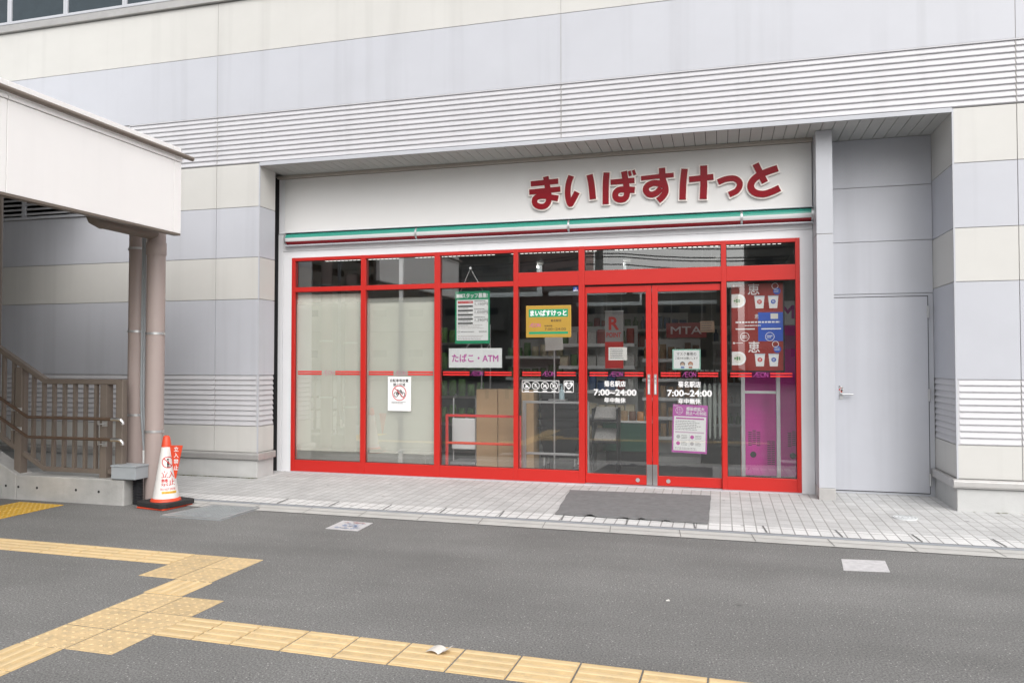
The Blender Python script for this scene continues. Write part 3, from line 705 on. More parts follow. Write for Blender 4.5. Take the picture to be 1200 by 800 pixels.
# bicycle ban sign
o = board('bicycle_ban_sign', 'white portrait plate with a crossed out bicycle stuck on the second frosted pane', 'sign', -1.657, -1.342, .847, 1.281, .012, .012, WHITE)
m = MB(); y = .0112
text(m, '自転車等放置', -1.5, 1.232, y, w=.25, h=.040, bold=.02); text(m, '禁止区域', -1.5, 1.180, y, w=.165, h=.040, bold=.02)
lines(m, -1.605, -1.395, .935, .968, 2, y, 1, .5)
def ring(mb, c, r, wd, y, mi): mb.disc(c, r, y - .0008, 32, mi, r - wd)
for cx in (-1.543, -1.452): ring(m, (cx, 1.055), .033, .009, y, 0)
for p, q in (((-1.543, 1.055), (-1.515, 1.10)), ((-1.515, 1.10), (-1.47, 1.095)), ((-1.515, 1.06), (-1.47, 1.098)), ((-1.543, 1.055), (-1.505, 1.055)), ((-1.452, 1.055), (-1.475, 1.112)), ((-1.475, 1.112), (-1.492, 1.116)), ((-1.505, 1.056), (-1.524, 1.112)), ((-1.532, 1.113), (-1.508, 1.113))): seg(m, p, q, .010, y - .0009, 0)
m.build('print', [INK, INKG], o)
m = MB(); ring(m, (-1.4985, 1.075), .098, .011, y - .001, 0); seg(m, (-1.564, 1.141), (-1.433, 1.009), .011, y - .0025, 0); m.build('ban_ring', mat('pink red', (.62, .09, .11), .4, var=.03), o)
# staff poster hung on a cord
o = board('staff_poster', 'green edged recruitment poster hung on a cord inside the third pane', 'poster', -.762, -.311, 1.695, 2.348, IN, .004, SGREEN)
m = MB(); rect(m, -.742, -.331, 1.735, 2.24, IN - .001); m.build('sheet', WHITE, o)
m = MB(); y = IN - .0018
text(m, 'スタッフ募集!', -.505, 2.292, y, w=.33, h=.060, bold=.03, mi=0); rect(m, -.745, -.665, 2.268, 2.312, y, 0)
rect(m, -.725, -.53, 2.195, 2.225, y, 1)
text(m, 'アルバイト時給', -.628, 2.210, y - .0006, w=.17, h=.022, mi=0)
for k in range(5):
    rect(m, -.725, -.53, 2.150 - .053 * k, 2.170 - .053 * k, y, 2); lines(m, -.72, -.54, 2.125 - .053 * k, 2.146 - .053 * k, 1, y, 3, .4)
for t_, z in (('1,150円', 2.185), ('1,050円', 2.085), ('1,290円', 1.985)):
    lines(m, -.51, -.36, z + .028, z + .045, 1, y, 3, .6); text(m, t_, -.42, z, y, w=.165, h=.042, mi=2)
lines(m, -.725, -.36, 1.875, 1.935, 3, y, 4, .3); lines(m, -.725, -.36, 1.745, 1.80, 3, y, 4, .3); ring(m, (-.715, 1.843), .014, .004, y, 3); text(m, '菊名駅店', -.40, 1.843, y, w=.10, h=.020, mi=2); lines(m, -.69, -.5, 1.833, 1.853, 1, y, 3, .5)
m.build('print', [WHITEINK, SRED, INK, INKG, mat('pale print', (.45, .40, .40), .5, var=.02)], o)
m = MB(); m.tube([(-.69, IN, 2.349), (-.562, .044, 2.632), (-.40, IN, 2.349)], .0038, 6); m.build('cord', WHITE, o)
m = MB(); m.disc((-.562, 2.634), .016, .0385, 14, t=.008); m.build('suction_hook', PWHITE, o)
# tobacco and ATM board
o = board('tobacco_board', 'white landscape board with magenta lettering below the recruitment poster', 'sign', -.846, -.153, 1.396, 1.638, IN - .003, .006, PWHITE, bevel=.003)
m = MB(); text(m, 'たばこ・ATM', -.5, 1.517, IN - .0038, w=.60, h=.098, bold=.022); m.build('print', MAG, o)
m = MB(); 
for x in (-.62, -.35): m.tube([(x, IN + .006, 1.64), (x + .05, IN + .006, 1.70)], .0018, 6)
m.build('hanging_cord', WHITE, o)
# gold store plate
o = board('store_plate', 'gold metal plate with green bars fixed to the fourth pane', 'sign', .156, .714, 1.763, 2.148, .020, .008, GOLD, bevel=.004)
m = MB(); y = .0192
rect(m, .193, .676, 2.010, 2.104, y, 0); rect(m, .195, .676, 1.805, 1.833, y, 0); m.build('green_bars', SGREEN, o)
m = MB(); text(m, 'まいばすけっと', .435, 2.058, y - .0006, w=.445, h=.066, bold=.045, mi=0)
text(m, '菊名駅店', .53, 1.965, y, w=.13, h=.028, bold=.01, mi=1); text(m, '営業時間', .435, 1.902, y, w=.095, h=.018, bold=.01, mi=1); text(m, '7:00~24:00', .52, 1.864, y, w=.26, h=.030, mi=1); wordmark(m, .27, 1.912, y, .14, .042, 2, .005)
m.build('lettering', [WHITEINK, INK, MAG], o)
# camera sticker
o = board('camera_sticker', 'tiny blue and white sticker in the top corner of the fourth pane', 'sticker', .738, .800, 2.312, 2.368, .027, .0016, BLUE, bevel=0)
m = MB(); rect(m, .741, .797, 2.315, 2.328, .0262, 0); m.disc((.77, 2.345), .011, .0258, 14, 0, .006); m.build('print', WHITEINK, o)
# pictogram strip
o = thing('pictogram_sticker', 'white outlined strip of four round prohibition pictograms on the fourth pane', 'sticker', (.335, .028, 1.10))
m = MB(); y = .0282
def frame_line(mb, x0, x1, z0, z1, wd, y, mi=0):
    rect(mb, x0 + .01, x1 - .01, z1 - wd, z1, y, mi); rect(mb, x0 + .01, x1 - .01, z0, z0 + wd, y, mi); rect(mb, x0, x0 + wd, z0 + .01, z1 - .01, y, mi); rect(mb, x1 - wd, x1, z0 + .01, z1 - .01, y, mi)
    for cx, cz, a0 in ((x0 + .01, z0 + .01, 180), (x1 - .01, z0 + .01, 270), (x1 - .01, z1 - .01, 0), (x0 + .01, z1 - .01, 90)):
        P = [(cx + r * math.cos(math.radians(a0 + t)), y, cz + r * math.sin(math.radians(a0 + t))) for r in (.01, .01 - wd) for t in (0, 45, 90)]
        mb.add(P, [(0, 1, 4, 3), (1, 2, 5, 4)], mi)
frame_line(m, .104, .566, 1.102, 1.247, .007, y)
for k in range(4):
    cx = .165 + .112 * k; ring(m, (cx, 1.182), .048, .008, y, 0); seg(m, (cx - .032, 1.214), (cx + .032, 1.15), .009, y - .001)
    rect(m, cx - .028, cx + .028, 1.112, 1.123, y)
for P in (((.145, 1.165), (.185, 1.165)), ((.150, 1.178), (.18, 1.178)), ((.277, 1.16), (.277, 1.205)), ((.262, 1.17), (.292, 1.17)), ((.37, 1.165), (.405, 1.195)), ((.38, 1.19), (.41, 1.165)), ((.485, 1.165), (.515, 1.2)), ((.49, 1.195), (.52, 1.18))): seg(m, P[0], P[1], .016, y - .0005)
m.build('print', WHITEINK, o)
o = thing('heart_sticker', 'small square white heart emergency sticker right of the pictogram strip', 'sticker', (.683, .028, 1.10))
m = MB(); frame_line(m, .622, .742, 1.104, 1.247, .007, y)
Hh = [(0, -.05), (.052, .01), (.048, .035), (.025, .048), (0, .03), (-.025, .048), (-.048, .035), (-.052, .01)]
m.prism_y([(.682 + a, 1.185 + b) for a, b in Hh], y, y + .0006, 0); rect(m, .65, .714, 1.112, 1.122, y, 0)
m.disc((.682, 1.188), .026, y - .001, 16, 1); text(m, 'AED', .682, 1.188, y - .0018, w=.036, h=.015, mi=0)
m.build('print', [WHITEINK, INKG], o)
# opening hours lettering, one set on each door leaf
for cx, sd in ((1.233, 'left'), (2.086, 'right')):
    o = thing('door_lettering', 'white opening hours lettering on the %s sliding door' % sd, 'lettering', (cx, .028, .99))
    m = MB(); text(m, '菊名駅店', cx, 1.213, .0283, w=.25, h=.066, bold=.032); text(m, '7:00~24:00', cx, 1.112, .0283, w=.495, h=.068, bold=.036); text(m, '年中無休', cx, 1.020, .0283, w=.25, h=.062, bold=.032)
    m.build('lettering', WHITEINK, o)
# door notices
o = board('door_notice', 'small white typed notice on the left sliding door', 'notice', 1.157, 1.375, 1.488, 1.642, IN, .002, PAPER)
m = MB(); lines(m, 1.175, 1.355, 1.505, 1.632, 6, IN - .0008, 0, .35); m.build('print', INKG, o)
o = board('mask_notice', 'mint edged mask notice with two small faces on the right sliding door', 'notice', 1.896, 2.213, 1.380, 1.616, IN, .002, mat('mint card', (.30, .58, .47), .5, var=.02))
m = MB(); rect(m, 1.910, 2.199, 1.394, 1.602, IN - .0006); m.build('sheet', WHITE, o)
m = MB(); y = IN - .0012
text(m, 'マスク着用の', 2.055, 1.562, y, w=.22, h=.036, bold=.01); text(m, 'ご協力をお願いします', 2.055, 1.513, y, w=.255, h=.026, bold=.006)
for cx, hc in ((2.01, 1), (2.10, 2)):
    m.disc((cx, 1.445), .028, y, 18, hc, t=.0004); m.disc((cx, 1.438), .022, y - .0008, 18, 3, t=.0004); rect(m, cx - .015, cx + .015, 1.418, 1.434, y - .0014, 4)
    for e in (-.008, .008): m.disc((cx + e, 1.443), .0028, y - .0014, 8, 0, t=.0004)
    rect(m, cx - .02, cx + .02, 1.398, 1.414, y, 5 if hc == 1 else 2)
m.build('print', [INK, mat('dark hair', (.05, .05, .06), .6, var=.03), mat('auburn hair', (.42, .12, .05), .6, var=.03), mat('skin tone', (.66, .45, .33), .6, var=.02), mat('mask print', (.70, .78, .80), .6, var=.01), BLUE], o)
o = board('infection_poster', 'purple edged infection control poster stuck slightly askew on the right sliding door', 'poster', 1.891, 2.282, .428, .979, IN, .002, PURP, rot=math.radians(1.6))
m = MB(); rect(m, 1.908, 2.265, .452, .845, IN - .0006, 0)
m.build('sheet', WHITE, o)
m = MB(); y = IN - .0014
text(m, '感染症拡大', 2.145, .932, y, w=.20, h=.042, bold=.03, mi=0); text(m, '防止への対応', 2.155, .884, y, w=.225, h=.042, bold=.03, mi=0); text(m, '\u00c6ON', 1.925, .965, y, w=.05, h=.014, mi=0)
ring(m, (1.965, .91), .042, .004, y, 0)
for a in range(3):
    for b in range(3): m.disc((1.945 + .02 * a, .89 + .02 * b), .005, y, 8, 0, t=.0004)
rect(m, 1.93, 2.243, .812, .830, y, 1); lines(m, 1.925, 2.245, .685, .80, 6, y, 2, .3); rect(m, 1.925, 2.247, .655, .672, y, 3)
for a in (0, 1):
    for b in (0, 1):
        cx = 1.96 + .155 * a; cz = .61 - .075 * b; m.disc((cx, cz), .022, y, 14, 1 if (a + b) % 2 else 4, t=.0004); lines(m, cx + .035, cx + .105, cz - .024, cz + .024, 3, y, 2, .35)
lines(m, 1.925, 2.2, .462, .492, 2, y, 2, .3)
rect(m, 2.082, 2.085, .50, .645, y, 4); rect(m, 1.925, 2.247, .571, .574, y, 4)
m.build('print', [WHITEINK, MAG, INKG, mat('pale purple', (.66, .50, .62), .5, var=.02), mat('mid grey print', (.5, .48, .5), .5, var=.02)], o)

# ================================================================== INSIDE THE SHOP
# back boards behind the frosted panes
for x0, x1, zt, lab in ((-3.15, -1.99, 2.36, 'pale board closing the view behind the leftmost frosted pane'), (-1.95, -1.06, 2.225, 'pale board closing the view behind the second frosted pane')):
    m = MB(); m.box(x0, x1, .10, .115, .30, zt); o = m.build('back_board', BACKB, None, label=lab, cat='board')
tag(MB().box(-1.523, -1.473, .045, .085, .045, 3.02).build('steel_post', ALU), 'slim aluminium post showing through the second frosted pane', 'post')
# ceiling lights; the deep rows are unseen, added to brighten the goods
for k, (x, yy) in enumerate([(-2.3, .62), (-.95, .62), (.4, .62), (1.75, .62), (2.75, .62), (-.95, 2.8), (.4, 2.8), (1.75, 2.8), (.4, 5.2), (1.75, 5.2)]):
    o = thing('ceiling_light', 'white ceiling strip light inside the shop', 'ceiling light', (x, yy, 2.86), 'strip lights on the shop ceiling')
    L_ = .46 if k == 4 else .62
    if k < 5:
        MB().box(x - L_, x + L_, yy - .06, yy + .06, 2.90, 3.019).build('housing', SHELF, o); m = MB()
        for q in range(int((2 * L_ - .06) / .06)): m.box(x - L_ + .03 + .06 * q, x - L_ + .065 + .06 * q, yy - .022, yy + .022, 2.872, 2.8995)
        m.build('tube', TUBE, o)
    else:
        m = MB(); m.box(x - L_, x + L_, yy - .2, yy - .17, 2.56, 3.019); m.box(x - L_, x + L_, yy + .17, yy + .2, 2.52, 3.019); m.build('housing', GALV, o); MB().box(x - .6, x + .6, yy - .025, yy + .025, 2.955, 2.99).build('tube', FILL_TUBE, o)
# cartons
def carton(x0, x1, y0, y1, z0, z1, label):
    o = thing('cardboard_box', label, 'cardboard box', ((x0 + x1) / 2, (y0 + y1) / 2, z0), 'cartons inside the window')
    MB().box(x0, x1, y0, y1, z0, z1).build('carton', CARD, o, bevel=.004)
    MB().box(x0 + .002, x1 - .002, (y0 + y1) / 2 - .02, (y0 + y1) / 2 + .02, z1 + .0003, z1 + .0009).box((x0 + x1) / 2 - .025, (x0 + x1) / 2 + .025, y0 - .001, y0 - .0003, z1 - .12, z1 - .003).build('tape', mat('parcel tape', (.42, .30, .17), .25, var=.03), o)
carton(-.605, -.325, .42, .74, .046, 1.115, 'tall brown carton standing left inside the third pane')
carton(-.318, -.085, .44, .74, .046, 1.118, 'tall brown carton standing right inside the third pane')
carton(-.045, .115, .58, .9, .046, 1.10, 'brown carton half hidden behind the red post of the fourth pane')
# guard rails
o = thing('red_guard_rail', 'low red tubular guard rail in front of the cartons', 'guard rail', (-.48, .22, .045))
m = MB(); 
for z in (.79, .445): m.box(-.93, .03, .20, .232, z - .016, z + .016)
m.build('rail', STRIPE, o, bevel=.004); 
for x in (-.93, .03): MB().box(x - .016, x + .016, .199, .233, .046, .806).build('post', STRIPE, o, bevel=.004)
def steel_rail(xs, zs, y, label, name='steel_guard_rail'):
    o = thing(name, label, 'guard rail', ((xs[0] + xs[-1]) / 2, y, .045))
    for x in xs: MB().box(x - .021, x + .021, y - .02, y + .02, .046, max(zs) + .015).build('post', ALU, o, bevel=.003); 
    for x in xs: MB().box(x - .07, x + .07, y - .05, y + .05, .046, .066).build('foot', ALU, o, bevel=.003)
    m = MB()
    for z in zs: m.box(xs[0] + .021, xs[-1] - .021, y - .014, y + .014, z - .014, z + .014)
    m.build('rail', ALU, o, bevel=.003)
steel_rail((.065, .86), (.97, .335), .30, 'low steel guard rail in front of the black baskets')
o = thing('tall_steel_rail', 'tall two post steel rail in front of the magenta cash machine', 'guard rail', (2.87, .30, .045))
for x in (2.68, 3.066):
    MB().box(x - .022, x + .022, .28, .32, .046, 1.42).build('post', ALU, o, bevel=.003); MB().box(x - .09, x + .07, .25, .35, .046, .068).build('foot', ALU, o, bevel=.003)
MB().box(2.702, 3.044, .288, .312, 1.105, 1.135).build('rail', ALU, o, bevel=.003)
tag(MB().box(2.655, 2.672, .36, .40, .046, .72).box(2.63, 2.70, .33, .43, .046, .06).build('red_post', STRIPE), 'short red upright post left of the magenta cash machine', 'post')
# white panel trolley
o = thing('panel_trolley', 'white panel on a castor base inside the third pane left of the cartons', 'trolley', (-.80, .55, .045))
MB().box(-.965, -.64, .49, .52, .33, .735).build('panel', PWHITE, o, bevel=.01)
m = MB(); m.box(-.97, -.63, .44, .80, .14, .175)
for x in (-.955, -.645): m.tube([(x, .53, .17), (x, .53, 1.0), (x, .62, 1.04)], .011, 8)
m.build('frame', ALU, o, bevel=.004)
for x in (-.94, -.66):
    for yy in (.47, .77):
        c = MB(); c.tube([(x - .012, yy, .085), (x + .012, yy, .085)], .038, 16); c.build('castor', BLKP, o)
# wire rack with produce bags, behind the trolley
o = thing('wire_rack', 'chrome wire shelving rack seen at the left edge of the third pane', 'rack', (-1.05, 1.2, .045))
for x in (-1.55, -.72):
    for yy in (1.0, 1.4): MB().cyl((x, yy, .046), .013, 1.95, 10).build('upright', CHROME, o)
for z in (.25, .62, .99, 1.36, 1.73):
    m = MB()
    for i in range(12): m.bar((-1.55, 1.0 + .4 * i / 11, z), (-.72, 1.0 + .4 * i / 11, z), .005, .005)
    for yy in (.99, 1.41): m.bar((-1.56, yy, z - .012), (-.71, yy, z - .012), .008, .022)
    m.build('wire_shelf', CHROME, o)
m = MB()
for i in range(10): m.bar((-1.5 + .085 * i, .992, .25), (-1.5 + .085 * i, .992, 1.98), .004, .004)
m.build('wire_side', CHROME, o)
random.seed(11)
def pack(x, yy, z, wd, dp, ht, mi, label, grp, kind=0):
    m = MB()
    if kind == 0:   # carton with a gable fold
        m.prism_x([(yy - dp / 2, z), (yy + dp / 2, z), (yy + dp / 2, z + ht * .86), (yy, z + ht), (yy - dp / 2, z + ht * .86)], x - wd / 2, x + wd / 2)
    elif kind == 1:  # pillow bag
        n = 6; vs = []; 
        for k in range(5):
            t = k / 4; bw = dp / 2 * math.sin(math.pi * (.12 + .76 * t)); vs += [(x + wd / 2 * math.cos(a) * (1 - .1 * abs(2 * t - 1)), yy + bw * math.sin(a), z + ht * t) for a in [2 * math.pi * i / 8 for i in range(8)]]
        fs = [(8 * k + i, 8 * k + (i + 1) % 8, 8 * k + 8 + (i + 1) % 8, 8 * k + 8 + i) for k in range(4) for i in range(8)] + [tuple(range(8))[::-1], tuple(range(32, 40))]
        m.add(vs, fs, 0, True)
    else:           # bottle
        m.tube([(x, yy, z), (x, yy, z + ht * .62), (x, yy, z + ht * .80), (x, yy, z + ht)], [wd * .42, wd * .42, wd * .16, wd * .16], 10)
    # plain wrapper band
    o = m.build('product_pack', PACKS[mi], None, label=label, cat='product', group=grp); return o
for z in (.62, .99, 1.36, 1.73):
    for i in range(6):
        x = -1.46 + .135 * i; o = pack(x, 1.15, z + .004, .11, .12, random.uniform(.16, .25), 4, 'green bag of vegetables on the chrome wire rack', 'bags on the wire rack', 1)
        o.data.materials[0] = LEAF
# basket stack
for k in range(8):
    z = .30 + .115 * k
    o = thing('shopping_basket', 'black shopping basket nested in the stack behind the steel guard rail' if k < 7 else 'topmost black basket of the stack behind the steel guard rail', 'basket', (.42, .85, z), 'stacked black shopping baskets')
    m = MB(); a = (.25, .17); b = (.205, .13); h = .21
    P = [(sx * q[0] + .42, sy * q[1] + .85, zz) for q, zz in ((b, z), (a, z + h)) for sx, sy in ((-1, -1), (1, -1), (1, 1), (-1, 1))]
    m.add(P, [(0, 3, 2, 1), (0, 1, 5, 4), (1, 2, 6, 5), (2, 3, 7, 6), (3, 0, 4, 7)])
    Q = [(sx * (q[0] - .006) + .42, sy * (q[1] - .006) + .85, zz) for q, zz in ((b, z + .006), (a, z + h)) for sx, sy in ((-1, -1), (1, -1), (1, 1), (-1, 1))]
    m.add(Q, [(0, 1, 2, 3), (0, 4, 5, 1), (1, 5, 6, 2), (2, 6, 7, 3), (3, 7, 4, 0)])
    m.box(.15, .69, .665, .685, z + h - .02, z + h); m.box(.15, .69, 1.015, 1.035, z + h - .02, z + h); m.box(.15, .17, .6855, 1.0145, z + h - .02, z + h); m.box(.67, .69, .6855, 1.0145, z + h - .02, z + h)
    m.build('tub', BLKP, o)
    m = MB(); m.tube([(.18, .80, z + h - .01), (.22, .70, z + h + .035 - .06), (.62, .70, z + h + .035 - .06), (.66, .80, z + h - .01)], .006, 6); m.build('carry_handle', ALU, o)
o = thing('basket_stand', 'wheeled stand under the black shopping baskets', 'stand', (.42, .85, .045))
MB().box(.18, .66, .69, 1.01, .24, .275).build('tray', BLKP, o, bevel=.005)
for x in (.22, .62):
    for yy in (.72, .98):
        MB().tube([(x, yy, .24), (x, yy, .12)], .012, 8).build('leg', ALU, o); MB().tube([(x - .014, yy, .088), (x + .014, yy, .088)], .04, 14).build('wheel', BLKP, o)
# hand sanitiser with a clip sign
o = thing('sanitiser_stand', 'white clip sign and spray bottle on a thin stand behind the gold plate', 'stand', (.42, .5, .045))
MB().cyl((.40, .52, .046), .12, .015, 24).tube([(.40, .52, .06), (.40, .52, 1.62)], .011, 10).box(.34, .56, .44, .60, .985, 1.0).build('stand_pole', ALU, o)
MB().obox((.40, .505, 1.70), (.115, 0, .008), (0, .003, 0), (-.006, 0, .085)).build('clip_sign', PAPER, o)
MB().tube([(.50, .5, 1.0), (.50, .5, 1.10), (.50, .5, 1.125), (.50, .5, 1.15)], [.036, .036, .014, .014], 14).tube([(.50, .5, 1.15), (.50, .5, 1.185), (.475, .44, 1.18)], .009, 8).build('spray_bottle', mat('pale blue plastic', (.50, .66, .72), .3, var=.03), o)
# gondola shelving with goods
def gondola(x0, x1, yf, yb, zs, label, plab, grp, cols, kinds=(0, 1), top=1.75, per=7):
    o = thing('shelf_unit', label, 'shelf unit', ((x0 + x1) / 2, (yf + yb) / 2, .045), 'shelving units in the shop')
    MB().box(x0, x1, yb - .03, yb, .05, top).box(x0, x1, yf, yb - .031, .046, .13).build('back_panel', SHELF, o)
    for z in zs:
        s = MB().box(x0, x1, yf, yb - .031, z - .02, z).build('shelf', SHELF, o)
        MB().box(x0, x1, yf - .012, yf - .001, z - .035, z + .012).build('price_rail', PWHITE, s)
    for z in zs:
        wd = (x1 - x0) / per; mi = random.choice(cols)
        for i in range(per):
            if random.random() < .3: mi = random.choice(cols)
            pack(x0 + wd * (i + .5), yf + .09, z + .001, wd * .86, .13, random.uniform(.14, .24), mi, plab, grp, random.choice(kinds))
gondola(.15, 1.25, 2.0, 2.45, (.35, .70, 1.05, 1.40, 1.72), 'white shelf unit of packets behind the left door', 'small packet on the shelf unit behind the left door', 'packets on the near shelf unit', [2, 3, 4, 5, 6], (0, 1), 2.0, 8)
gondola(1.35, 2.15, 2.1, 2.5, (.40, .68, .95, 1.22, 1.5), 'white shelf unit of brown bread behind the right door', 'brown bread bag on the shelf unit behind the right door', 'bread on the shelf unit', [0, 1, 1, 7], (1,), 1.8, 7)
gondola(.2, 1.9, 3.9, 4.3, (1.0, 1.35, 1.7, 2.0), 'white shelf unit of mixed goods in the middle of the shop', 'mixed packet on the middle shelf unit', 'packets on the middle shelf unit', [3, 5, 2, 6, 7, 4], (0, 1, 2), 2.3, 13)
gondola(-1.0, .1, 3.2, 3.6, (.5, .85, 1.2, 1.55), 'white shelf unit of green produce far behind the third pane', 'produce bag on the far shelf unit behind the third pane', 'produce on the far shelf unit', [4, 4, 2], (1,), 1.85, 8)
gondola(2.3, 3.35, 4.5, 5.0, (.4, .75, 1.1, 1.45, 1.8), 'white shelf unit of bottles deep in the shop on the right', 'bottle on the deep shelf unit', 'bottles on the deep shelf unit', [5, 6, 4, 1], (2,), 2.1, 9)
gondola(.3, 2.0, 6.9, 7.5, (.4, .8, 1.2, 1.6), 'white wall shelf unit at the back of the shop', 'packet on the wall shelf unit at the back', 'packets on the back shelf unit', [0, 2, 3, 7, 6], (0,), 2.1, 10)
o = thing('display_crate', 'long dark green display crate low behind the left door', 'crate', (1.2, 1.75, .045))
MB().box(.86, 1.54, 1.5, 1.95, .25, .64).build('tub', DGREEN, o, bevel=.012); MB().box(.84, 1.56, 1.48, 1.97, .641, .665).build('rim', PWHITE, o, bevel=.006); MB().box(.90, 1.50, 1.55, 1.9, .046, .25).build('base', BLKP, o)
for k in range(6): pack(.93 + .11 * k, 1.6, .60, .10, .10, random.uniform(.13, .20), [1, 7, 0][k % 3], 'snack bag standing in the dark green crate', 'bags in the green crate', 1)
o = thing('newspaper_rack', 'low black rack of newspapers behind the left door', 'rack', (.98, 1.05, .045))
m = MB(); m.obox((.98, 1.05, .78), (.17, 0, 0), (0, .14, .08), (0, -.004, .008)); m.obox((.98, 1.05, .50), (.17, 0, 0), (0, .14, .08), (0, -.004, .008)); m.box(.81, .83, .92, 1.2, .046, .86); m.box(1.13, 1.15, .92, 1.2, .046, .86); m.build('rack_frame', BLKP, o)
for z in (.80, .52): tag(MB().obox((.98, 1.04, z), (.14, 0, 0), (0, .11, .063), (0, -.006, .012)).build('newspaper', mat('newsprint', (.42, .41, .40), .8, var=.35, scale=(60, 60, 60))), 'folded newspaper on the low black rack', 'newspaper', 'newspapers on the rack')
# umbrellas on a rail
o = thing('umbrella_rail', 'thin steel rail carrying the pale umbrellas behind the right door', 'rail', (2.33, .85, .045))
MB().bar((2.14, .85, 1.36), (2.54, .85, 1.36), .012, .012).bar((2.54, .85, .046), (2.54, .85, 1.36), .015, .015).bar((2.14, .85, .046), (2.14, .85, 1.36), .015, .015).build('rail_frame', ALU, o)
for k in range(6):
    x = 2.18 + .06 * k
    o = thing('folded_umbrella', 'pale folded umbrella hanging in the row behind the right door', 'umbrella', (x, .85, .5), 'umbrellas on the rail')
    MB().tube([(x, .85, .52), (x, .85, .56), (x, .85, .95), (x, .85, 1.17), (x, .85, 1.2)], [.006, .015, .026, .018, .008], 9).build('canopy', LGREEN, o)
    MB().tube([(x, .85, 1.2), (x, .85, 1.33), (x, .835, 1.375), (x, .81, 1.38), (x, .795, 1.35)], .007, 8).build('crook', BLKP, o)
# hanging banners
o = thing('point_banner', 'narrow red and white hanging banner behind the left door', 'banner', (1.09, 1.0, 1.38))
MB().box(.975, 1.215, 1.0, 1.004, 1.38, 2.12).build('cloth', mat('banner cloth', (.34, .335, .335), .7, var=.05), o)
m = MB(); y = .9992
text(m, 'R', 1.09, 1.97, y, w=.12, h=.16, bold=.03, mi=0); text(m, 'POINT', 1.09, 1.82, y, w=.19, h=.06, bold=.02, mi=0); rect(m, .976, 1.214, 1.385, 1.73, y, 0); ring(m, (1.09, 1.56), .07, .018, y - .0006, 1)
m.build('print', [SRED, WHITEINK], o); MB().tube([(.97, 1.002, 2.13), (1.22, 1.002, 2.13)], .009, 8).tube([(1.0, 1.002, 2.13), (1.0, 1.002, 3.02)], .002, 5).tube([(1.19, 1.002, 2.13), (1.19, 1.002, 3.02)], .002, 5).build('hanging_rod', ALU, o)
o = thing('reflected_sign_board', 'dark red board with reversed pale letters imitating a sign reflected in the right door', 'sign', (1.99, 1.5, 1.79))  # reflection of a sign, built as a solid board with mirrored letters
MB().box(1.73, 2.256, 1.5, 1.515, 1.79, 1.99).build('plate', mat('dark red board', (.22, .012, .015), .5, var=.04), o)
m = MB(); text(m, 'MTA', 1.99, 1.89, 1.4992, w=.40, h=.10, bold=.01); m.build('print', mat('dull white print', (.50, .46, .46), .5, var=.02), o)
MB().tube([(1.8, 1.508, 1.99), (1.8, 1.508, 3.02)], .002, 5).tube([(2.19, 1.508, 1.99), (2.19, 1.508, 3.02)], .002, 5).build('cords', ALU, o)
o = thing('price_card', 'small beige card hanging right of the dark red board', 'card', (2.27, .92, 1.86))
MB().box(2.19, 2.36, .92, .924, 1.84, 1.98).build('card_sheet', mat('beige card', (.55, .38, .26), .6, var=.04), o); m = MB(); lines(m, 2.2, 2.35, 1.85, 1.97, 4, .9192, 0, .4); m.build('print', INKG, o)
MB().tube([(2.22, .922, 1.98), (2.22, .922, 3.02)], .0015, 5).tube([(2.33, .922, 1.98), (2.33, .922, 3.02)], .0015, 5).build('cords', ALU, o)
# cash machine
o = thing('cash_machine', 'magenta cash machine back standing inside the rightmost pane', 'cash machine', (3.02, .8, .045))
MB().box(2.70, 3.415, .60, 1.15, .12, 1.90).build('body', AMAG, o, bevel=.01); MB().box(2.72, 3.40, .62, 1.1, .046, .119).build('base', BLKP, o)
MB().box(2.70, 3.415, .598, .6, 1.62, 1.78).build('pale_stripe', mat('pale magenta', (.48, .12, .33), .4, var=.03), o)
m = MB(); m.box(2.86, 3.41, .60, .70, 1.905, 2.19); m.build('sign_panel', PWHITE, o, bevel=.004)
m = MB(); text(m, 'ATM', 3.06, 2.06, .5992, w=.42, h=.15, bold=.03); m.build('print', MAG, o)
for cx in (2.80, 3.245):
    for cz in (.56,):
        m = MB()
        for i in range(8):
            for jx in (-1, 0, 1): m.box(cx + .012 + jx * .048 - .02, cx + .012 + jx * .048 + .02, .5965, .5995, cz - .085 + i * .022 + (.018 if jx == 0 else 0), cz - .085 + i * .022 + .009 + (.018 if jx == 0 else 0))
        m.build('vent', BLKP, o)
    m = MB(); m.disc((cx, .37), .035, .592, 20, t=.008); m.build('round_cap', BLKP, o)
m = MB()
for i in range(13):
    for jx in (0, 1): m.box(2.98 + jx * .046 - .02, 2.98 + jx * .046 + .02, .5965, .5995, .26 + i * .022, .269 + i * .022)
m.build('vent', BLKP, o)
